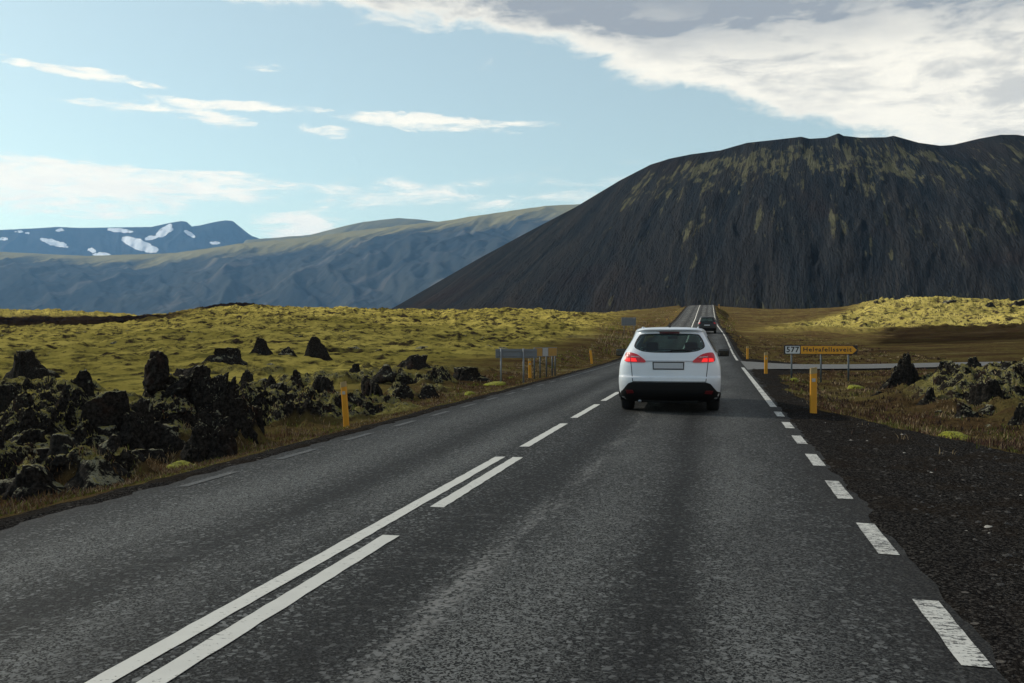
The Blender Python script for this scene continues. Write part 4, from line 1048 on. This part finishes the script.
def white_car():
    d = 15.95; x, y = map(float, at(669.0, d)); u = x - float(road_c(y)); z = float(surf(u, y))
    root = empty('estate_car', (x, y, z + .002), R(1.5), label='white estate car driving ahead in the right lane, rear red lamps showing', cat='car')
    #      z    halfw  yrear yfront
    tab = [(.17, .80, .16, 4.20), (.22, .86, .07, 4.38), (.32, .885, .015, 4.46), (.45, .897, .0, 4.50), (.52, .900, .002, 4.50), (.585, .900, .012, 4.48), (.60, .899, .045, 4.46), (.70, .895, .055, 4.40),
           (.80, .882, .062, 4.15), (.88, .862, .072, 3.80), (.96, .825, .085, 3.40), (1.02, .795, .105, 3.22), (1.10, .745, .14, 3.02), (1.17, .705, .18, 2.86), (1.25, .658, .235, 2.68), (1.33, .62, .30, 2.48), (1.38, .600, .33, 2.34), (1.405, .588, .27, 2.26), (1.425, .57, .25, 2.16), (1.447, .53, .275, 2.02), (1.460, .46, .34, 1.9)]
    fz = lambda b: .051 + .976 * b
    tab = [(fz(a), b * .976, c, e) for a, b, c, e in tab]
    car = Car(tab, 4.5, n=130)
    cx = 398; k = 324.0
    def q(pts): return [((a - cx) / k * .976, fz((630 - b) / k)) for a, b in pts]
    halfg = [(398, 301), (300, 300), (240, 292), (203, 276), (195, 262), (205, 232), (222, 203), (236, 193), (398, 190)]
    g = q(halfg); glass = g + [(-a, b) for a, b in g[::-1][1:-1]]
    sg = [[(.62, 1.02), (.80, 1.30), (1.35, 1.345), (1.35, .985)], [(1.42, .985), (1.42, 1.35), (2.02, 1.35), (2.02, .97)], [(2.10, .97), (2.10, 1.34), (2.30, 1.31), (2.85, 1.00), (2.88, .97)]]
    sg = [[(a, fz(b)) for a, b in p_] for p_ in sg]
    holes = shrink(glass, .045)
    build_body(car, root, M_WHITE, 1.47, holes, [shrink(s_, .03) for s_ in sg], (1.055, 1.35), (.88, 3.52), .315, 0)
    rear_patch('glass_border', car, glass, M_BORDER, root, .002, .006) if False else None
    # rear glass with its black printed border
    inner = shrink(smooth_poly(glass, 2), .03)
    outer = smooth_poly(glass, 2)
    bm = bmesh.new(); n = len(outer)
    for a in range(n):
        b = (a + 1) % n; qd = [outer[a], outer[b], inner[b], inner[a]]
        fs = [bm.verts.new((p[0], float(car.rearY(p[0], p[1])) - .006, p[1])) for p in qd]; bm.faces.new(fs)
    bmesh.ops.remove_doubles(bm, verts=bm.verts, dist=1e-5)
    rg = rear_patch('rear_window', car, outer, M_TINT, root, .004, .006)
    link('window_border', bm_mesh('window_border', bm, False), M_BORDER, rg)
    for s in (-1, 1):
        for w_ in sg: side_patch('side_window', car, w_, M_TINT, root, s)
    # windscreen
    bm = bmesh.new(); rows = []
    for zz in np.linspace(1.035, 1.37, 8):
        w, yr, yf = car.par(zz); rows.append([bm.verts.new((w * .9 * t_, yf - .10 * t_ * t_ - .02, zz)) for t_ in np.linspace(-1, 1, 13)])
    for a in range(7):
        for b in range(12): bm.faces.new((rows[a][b], rows[a][b + 1], rows[a + 1][b + 1], rows[a + 1][b]))
    link('windscreen', bm_mesh('windscreen', bm, True), M_CLEAR, root)
    # tail lamps
    lamp = smooth_poly(q([(150, 299), (178, 299), (216, 309), (245, 330), (268, 349), (262, 357), (225, 357), (138, 354), (141, 318)]), 2)
    for s in (-1, 1):
        L = lamp if s < 0 else mirror_poly(lamp)
        o = rear_patch('tail_lamp', car, L, M_RED, root, .016, .03, .03)
        b1 = q([(150, 333), (176, 331), (176, 352), (147, 351)]); b2 = q([(182, 331), (208, 333), (216, 352), (182, 352)])
        for b in (b1, b2): rear_patch('bright_lens', car, b if s < 0 else mirror_poly(b), M_REDB, o, .020, .006, .03)
        c1 = q([(180, 319), (225, 322), (234, 329), (180, 326)]); rear_patch('highlight_stripe', car, c1 if s < 0 else mirror_poly(c1), M_CLR, o, .021, .006, .03)  # whitish highlight on the lamp, painted as a pale patch
    # lower bumper, black
    bump = q([(130, 520), (158, 486), (166, 477), (190, 468), (606, 468), (630, 477), (638, 486), (666, 520), (690, 530), (688, 560), (655, 578), (600, 582), (560, 586), (236, 586), (196, 582), (141, 578), (108, 560), (106, 530)])
    rear_patch('lower_bumper', car, bump, M_PLASTIC, root, .012, .03, .04)
    for s in (-1, 1):
        r_ = q([(150, 516), (192, 514), (200, 533), (158, 538)]); rear_patch('bumper_reflector', car, r_ if s < 0 else mirror_poly(r_), M_DRED, root, .017, .01, .04)
    # seams, handle strip, plate
    for s in (-1, 1):
        sm = q([(178, 357), (182, 357), (194, 466), (190, 466)]); rear_patch('tailgate_gap', car, sm if s < 0 else mirror_poly(sm), M_SEAM, root, .002, 0, .04)
        # shut line round the lower tailgate corner
    rear_patch('tailgate_gap', car, q([(192, 463.5), (604, 463.5), (604, 467), (192, 467)]), M_SEAM, root, .002, 0, .05)
    rear_patch('handle_strip', car, q([(262, 346), (534, 346), (534, 352), (262, 352)]), M_CHROME, root, .010, .012, .05)
    pr = rear_patch('plate_recess', car, q([(304, 353), (484, 353), (482, 398), (306, 398)]), M_BORDER, root, .006, .01, .06)
    rear_patch('number_plate', car, q([(312, 359), (477, 359), (477, 391), (312, 391)]), M_PLATE, pr, .012, .008, .06)
    rear_patch('high_brake_lamp', car, q([(340, 182), (456, 182), (454, 190), (342, 190)]), M_DRED, root, .012, .012, .04)
    # wiper
    bm = bmesh.new()
    for a, b in (((0, 1.06), (.06, 1.085)), ((.06, 1.085), (.36, 1.075))):
        pa = Vector((a[0], float(car.rearY(a[0], a[1])) - .025, a[1])); pb = Vector((b[0], float(car.rearY(b[0], b[1])) - .022, b[1])); tube(bm, pa, pb, .007, n=6)
    link('rear_wiper', bm_mesh('rear_wiper', bm), M_PLASTIC, root)
    # antenna
    bm = bmesh.new(); tube(bm, (0, .52, 1.47), (0, .52, 1.512), .028, .018); tube(bm, (0, .52, 1.51), (0, .42, 1.575), .006, .004, n=8); link('antenna', bm_mesh('antenna', bm, True), M_PLASTIC, root)
    # roof rails
    for s in (-1, 1):
        bm = bmesh.new(); pts = [(s * .48, .56, 1.455), (s * .49, .68, 1.482), (s * .505, 1.3, 1.492), (s * .49, 1.9, 1.478), (s * .48, 2.0, 1.455)]
        for a, b in zip(pts, pts[1:]): tube(bm, a, b, .012, n=8)
        link('roof_rail', bm_mesh('roof_rail', bm, True), M_WHITE, root)
    # underbody, arches, exhaust
    bm = bmesh.new(); box_bm(bm, -.58, .58, .30, 4.2, .20, .36, .03); box_bm(bm, -.80, .80, 1.3, 3.1, .19, .42, .02); box_bm(bm, -.5, .5, .14, .34, .175, .26, .02)
    link('underbody', bm_mesh('underbody', bm), M_PLASTIC, root)
    bm = bmesh.new(); tube(bm, (-.50, .10, .20), (-.50, .45, .22), .028); link('exhaust_pipe', bm_mesh('exhaust_pipe', bm, True), M_CHROME, root)
    bm = bmesh.new(); box_bm(bm, -.80, .80, .25, 4.0, .40, .52, .03); link('cabin_floor', bm_mesh('cabin_floor', bm), M_INT, root)
    for wx in (-.755, .755):
        for wy in (.88, 3.52):
            wheel(root, wx, wy, .315, .225)
            bm = bmesh.new(); s = 1 if wx > 0 else -1
            n = 20; rw = .375; A_ = [(math.cos(R(a)) * rw, math.sin(R(a)) * rw) for a in np.linspace(-20, 200, n)]
            vi = [bm.verts.new((s * .60, wy + a, .315 + b)) for a, b in A_]; vo = [bm.verts.new((s * .865, wy + a, .315 + b)) for a, b in A_]; ci = bm.verts.new((s * .60, wy, .25))
            for i in range(n - 1): bm.faces.new((vi[i], vi[i + 1], vo[i + 1], vo[i])); bm.faces.new((ci, vi[i], vi[i + 1]))
            link('wheel_arch', bm_mesh('wheel_arch', bm), M_PLASTIC, root)
    mirror_unit(root, 1, 1.01, 2.98, .99, M_PLASTIC); mirror_unit(root, -1, 1.03, 2.98, .99, M_PLASTIC)
    seats(root, 1.44, 1.25, 2.05)
    # headlamps, seen only from other sides
    for s in (-1, 1): side_patch('headlamp', car, [(3.95, .66), (3.98, .74), (4.25, .70), (4.33, .64)], M_CLR, root, s, .008)
white_car()

def dark_car():
    d = 93; x, y = map(float, at(707, d)); u = x - float(road_c(y)); z = float(surf(u, y))
    sl = float(road_z(y + 3) - road_z(y)) / 3
    root = empty('off_road_car', (x, y, z), 0, label='black off-road car farther up the road beyond the white car', cat='car'); root.rotation_euler[0] = math.atan(sl)
    tab = [(.26, .84, .12, 4.2), (.34, .90, .03, 4.4), (.50, .925, .0, 4.45), (.70, .93, .0, 4.45), (.90, .925, .03, 4.3), (1.02, .90, .05, 3.9), (1.10, .87, .07, 3.3), (1.20, .83, .10, 3.1), (1.35, .78, .16, 2.9), (1.50, .72, .24, 2.6), (1.60, .67, .24, 2.35), (1.64, .62, .26, 2.2), (1.665, .50, .36, 2.0)]
    car = Car(tab, 4.5, n=60)
    glass = [(-.60, 1.14), (-.56, 1.50), (-.48, 1.55), (.48, 1.55), (.56, 1.50), (.60, 1.14), (.5, 1.10), (-.5, 1.10)]
    sg = [[(.6, 1.18), (.75, 1.50), (1.4, 1.52), (1.4, 1.15)], [(1.5, 1.15), (1.5, 1.52), (2.1, 1.52), (2.1, 1.13)], [(2.18, 1.13), (2.18, 1.50), (2.45, 1.46), (2.85, 1.15)]]
    build_body(car, root, M_DARKP, 1.67, shrink(glass, .03), [shrink(s_, .02) for s_ in sg], (1.17, 1.5), (.85, 3.5), .37, 0)
    rear_patch('rear_window', car, glass, M_TINT, root, .006, .01, .1)
    for s in (-1, 1):
        for w_ in sg: side_patch('side_window', car, w_, M_TINT, root, s)
        L = [(-.86, .98), (-.70, .98), (-.62, 1.12), (-.80, 1.14)]; rear_patch('tail_lamp', car, L if s < 0 else mirror_poly(L), M_RED, root, .02, .03, .06)
        mirror_unit(root, s, 1.02, 2.95, 1.14, M_DARKP)
    bm = bmesh.new()
    rows = []
    for zz in np.linspace(1.14, 1.53, 6):
        w, yr, yf = car.par(zz); rows.append([bm.verts.new((w * .9 * t_, yf - .10 * t_ * t_ - .02, zz)) for t_ in np.linspace(-1, 1, 9)])
    for a in range(5):
        for b in range(8): bm.faces.new((rows[a][b], rows[a][b + 1], rows[a + 1][b + 1], rows[a + 1][b]))
    link('windscreen', bm_mesh('windscreen', bm, True), M_CLEAR, root)
    rear_patch('lower_bumper', car, [(-.92, .36), (-.9, .58), (.9, .58), (.92, .36), (.7, .30), (-.7, .30)], M_PLASTIC, root, .03, .05, .08)
    rear_patch('number_plate', car, [(-.27, .80), (-.27, .91), (.27, .91), (.27, .80)], M_PLATE, root, .012, .01, .1)
    bm = bmesh.new(); box_bm(bm, -.62, .62, .3, 4.1, .3, .45, .03); link('underbody', bm_mesh('underbody', bm), M_PLASTIC, root)
    for s in (-1, 1):
        bm = bmesh.new()
        tube(bm, (s * .62, .5, 1.70), (s * .62, 2.2, 1.70), .018)
        for yy in (.55, 2.1): tube(bm, (s * .62, yy, 1.70), (s * .58, yy, 1.64), .016)
        link('roof_rail', bm_mesh('roof_rail', bm, True), M_CHROME, root)
    for wx in (-.79, .79):
        for wy in (.85, 3.5): wheel(root, wx, wy, .37, .25)
    seats(root, 1.6, 1.2, 2.0)
dark_car()

# ------------------------------------------------------------------ sky, sun, haze, camera
SUN_AZ, SUN_EL = R(-74), R(31)                        # azimuth from +y, negative = left
def world():
    W = bpy.data.worlds.new('World'); S.world = W; W.use_nodes = True
    t = NT(W.node_tree); bg = W.node_tree.nodes['Background']
    sky = t.node('ShaderNodeTexSky', sky_type='NISHITA'); sky.sun_disc = False; sky.sun_elevation = SUN_EL; sky.sun_rotation = SUN_AZ
    sky.altitude = 50; sky.air_density = 1.0; sky.dust_density = .5; sky.ozone_density = 1.5
    D = t.node('ShaderNodeTexCoord').outputs['Generated']; s = t.sep(D)
    el = t.m('ARCSINE', s[2]); az = t.m('ARCTAN2', s[0], s[1])
    zc = t.m('ADD', t.m('MAXIMUM', s[2], 0.0), .10)
    P = t.comb(t.m('DIVIDE', s[0], zc), t.m('DIVIDE', s[1], zc), 0.0)   # a flat cloud deck seen in perspective
    AE = t.comb(az, el, 0.0)
    n1 = t.noise(t.mapv(P, (1.1, 1.5, 1)), 1.3, 7, .58, .3); n2 = t.noise(t.mapv(AE, (1, 2.6, 1)), 9, 7, .62, .4); n3 = t.noise(t.mapv(AE, (1, 2.4, 1), (4, 2, 0)), 30, 5, .6)
    # big bank, upper right
    e1 = t.m('SUBTRACT', .238, t.m('MULTIPLY', az, .315)); e2 = t.m('SUBTRACT', .303, t.m('MULTIPLY', az, .055)); edge = t.m('MINIMUM', e1, e2)
    rel = t.m('SUBTRACT', el, edge)
    w = t.m('ADD', rel, t.m('ADD', t.m('MULTIPLY', t.m('SUBTRACT', n2, .5), .085), t.m('MULTIPLY', t.m('SUBTRACT', n3, .5), .022)))
    bank = t.ss(-.004, .016, w); bank = t.m('MULTIPLY', bank, t.ss(-1.6, -.9, az))
    shade = t.m('ADD', t.m('MULTIPLY', t.ss(.255, .345, t.m('ADD', el, t.m('MULTIPLY', t.m('SUBTRACT', n2, .5), .05))), 1.0), t.m('MULTIPLY', t.ss(.44, .64, t.noise(t.mapv(AE, (1, 3.6, 1), (1, 7, 0)), 9, 7, .62, .4)), .55))
    shade = t.m('MULTIPLY', shade, t.ss(.0, .045, w), clamp=True)
    lit = t.mix(n3, (9.9, 9.3, 7.8), (7.9, 7.5, 6.6))
    bcol = t.mix(shade, lit, (2.9, 3.1, 3.3))
    # streaks and small clouds
    def A_(px): return math.atan((px - CX) / F) - TH
    def E_(px, py): return math.atan((HY - py) / math.hypot(F, px - CX))
    wv = t.sep(t.noise(t.mapv(AE, (1, 3.5, 1), (5, 5, 0)), 14, 6, .62, .5, col=True))
    azw = t.m('ADD', az, t.m('MULTIPLY', t.m('SUBTRACT', wv[0], .5), .11)); elw = t.m('ADD', el, t.m('MULTIPLY', t.m('SUBTRACT', wv[1], .5), .021))
    sm = None
    for (px, py, hw, hh, st, dn, tilt) in [(75, 73, 85, 5.5, .95, .5, .05), (150, 109, 80, 6, .7, .5, 0), (240, 106, 90, 6.5, 1.0, .5, -.02), (208, 118, 45, 7, 1.0, .55, .05), (425, 123, 110, 8, 1.05, .5, .04), (520, 125, 50, 4.5, .6, .5, 0), (322, 131, 30, 7, .45, .7, 0),
            (478, 62, 16, 8, .30, .8, .3), (270, 66, 22, 5, .25, .8, 0), (30, 178, 150, 24, 1.15, .5, .02), (150, 184, 150, 15, 1.0, .5, .02), (230, 180, 90, 9, .9, .5, 0), (60, 202, 130, 14, .8, .6, 0), (300, 224, 62, 17, .9, .6, -.05), (-200, 150, 200, 30, 1, .5, 0), (420, 196, 200, 18, .38, .9, 0), (600, 190, 160, 30, .15, .9, 0)]:
        a0, e0 = A_(px), E_(px, py); ra, re = hw / F, hh / F
        dx = t.m('DIVIDE', t.m('SUBTRACT', azw, a0), ra); dy = t.m('DIVIDE', t.m('ADD', t.m('SUBTRACT', elw, e0), t.m('MULTIPLY', t.m('SUBTRACT', az, a0), tilt)), re)
        q = t.m('SUBTRACT', 1.0, t.m('ADD', t.m('MULTIPLY', dx, dx), t.m('MULTIPLY', dy, dy)))
        q = t.m('MULTIPLY', t.m('MAXIMUM', q, 0.0), st)
        sm = q if sm is None else t.m('MAXIMUM', sm, q)
    nn = t.noise(t.mapv(AE, (1, 4.5, 1), (2, 3, 0)), 17, 9, .68, .35)
    wisp = t.ss(-.15, .95, t.m('ADD', sm, t.m('MULTIPLY', t.m('SUBTRACT', nn, .53), 4.2)))
    wisp = t.m('MULTIPLY', wisp, t.ss(0, .25, sm))
    # thin veil near the horizon
    veil = t.m('MULTIPLY', t.ss(.20, .02, el), t.m('ADD', .25, t.m('MULTIPLY', t.noise(t.mapv(AE, (1, 6, 1)), 5, 5), .5)))
    scol = t.mix(1, sky.outputs[0], (1.22, 1.28, 1.0), 'MULTIPLY')
    c = t.mix(t.m('MAXIMUM', t.m('MULTIPLY', veil, .75), .30), scol, (6.3, 6.5, 6.1))
    wc = t.mix(t.m('MULTIPLY', t.ss(.45, .65, t.noise(t.mapv(AE, (1, 3, 1), (8, 1, 0)), 22, 4)), .25), (9.6, 9.0, 7.6), (7.4, 7.2, 6.6))
    c = t.mix(t.m('MULTIPLY', wisp, .92), c, wc); c = t.mix(bank, c, bcol)
    t.put(bg.inputs[0], c); bg.inputs[1].default_value = .095
world()
ld = bpy.data.lights.new('sun', 'SUN'); ld.energy = 4.9; ld.angle = R(.9); ld.color = (1, .92, .78)
lo = bpy.data.objects.new('sun', ld); COL.objects.link(lo)
sd = Vector((math.sin(SUN_AZ) * math.cos(SUN_EL), math.cos(SUN_AZ) * math.cos(SUN_EL), math.sin(SUN_EL)))
lo.rotation_euler = sd.to_track_quat('Z', 'Y').to_euler(); lo.location = (0, 0, 50)

# unseen half-clear cloud shape, added in the sun's path to shade the foreground
def added_shade_cloud():
    alt = 2100.0; k = alt / math.tan(SUN_EL); cx, cy = -2 + math.sin(SUN_AZ) * k, 12 + math.cos(SUN_AZ) * k
    V, Fc = rock_verts(5, 900, (1, 1, 1), .8); V[:, 2] -= V[:, 2].mean()
    V = V * (85, 62, 34)
    me = np_mesh('added_shade_cloud', V, Fc)
    m = bpy.data.materials.new('shade_cloud_veil'); m.use_nodes = True; t = NT(m.node_tree); n = m.node_tree.nodes; n.remove(n['Principled BSDF'])
    a = t.node('ShaderNodeBsdfTransparent'); b = t.node('ShaderNodeBsdfDiffuse'); b.inputs[0].default_value = (.9, .9, .9, 1); x = t.node('ShaderNodeMixShader'); x.inputs[0].default_value = .36
    t.l.new(a.outputs[0], x.inputs[1]); t.l.new(b.outputs[0], x.inputs[2]); t.l.new(x.outputs[0], n['Material Output'].inputs[0])
    o = link('added_shade_cloud', me, m, kind='stuff'); o.location = (cx, cy, alt)
added_shade_cloud()
HAZE = True
if HAZE:
    bm = bmesh.new(); box_bm(bm, -21000, 21000, -21000, 21000, -60, 1850)
    m = bpy.data.materials.new('haze_air'); m.use_nodes = True; nt = m.node_tree; nt.nodes.remove(nt.nodes['Principled BSDF'])
    v = nt.nodes.new('ShaderNodeVolumePrincipled'); v.inputs['Density'].default_value = 2.7e-5; v.inputs['Color'].default_value = (.26, .56, 1, 1); v.inputs['Anisotropy'].default_value = .2
    nt.links.new(v.outputs[0], nt.nodes['Material Output'].inputs['Volume'])
    link('haze', bm_mesh('haze', bm), m, kind='stuff')

cd = bpy.data.cameras.new('camera'); cd.sensor_width = 36; cd.lens = F * 36 / 1024; cd.clip_start = .05; cd.clip_end = 60000
co = bpy.data.objects.new('camera', cd); COL.objects.link(co); co.location = (0, 0, HC)
co.rotation_euler = (R(90) - math.atan(6.5 / F), 0, TH); S.camera = co
cd.dof.use_dof = False
S.view_settings.view_transform = 'Standard'; S.view_settings.look = 'None'; S.view_settings.gamma = 1; S.view_settings.exposure = .42
S.cycles.use_denoising = True; S.cycles.volume_bounces = 0; S.cycles.max_bounces = 6; S.cycles.transparent_max_bounces = 12
S.render.resolution_x = 1024; S.render.resolution_y = 683
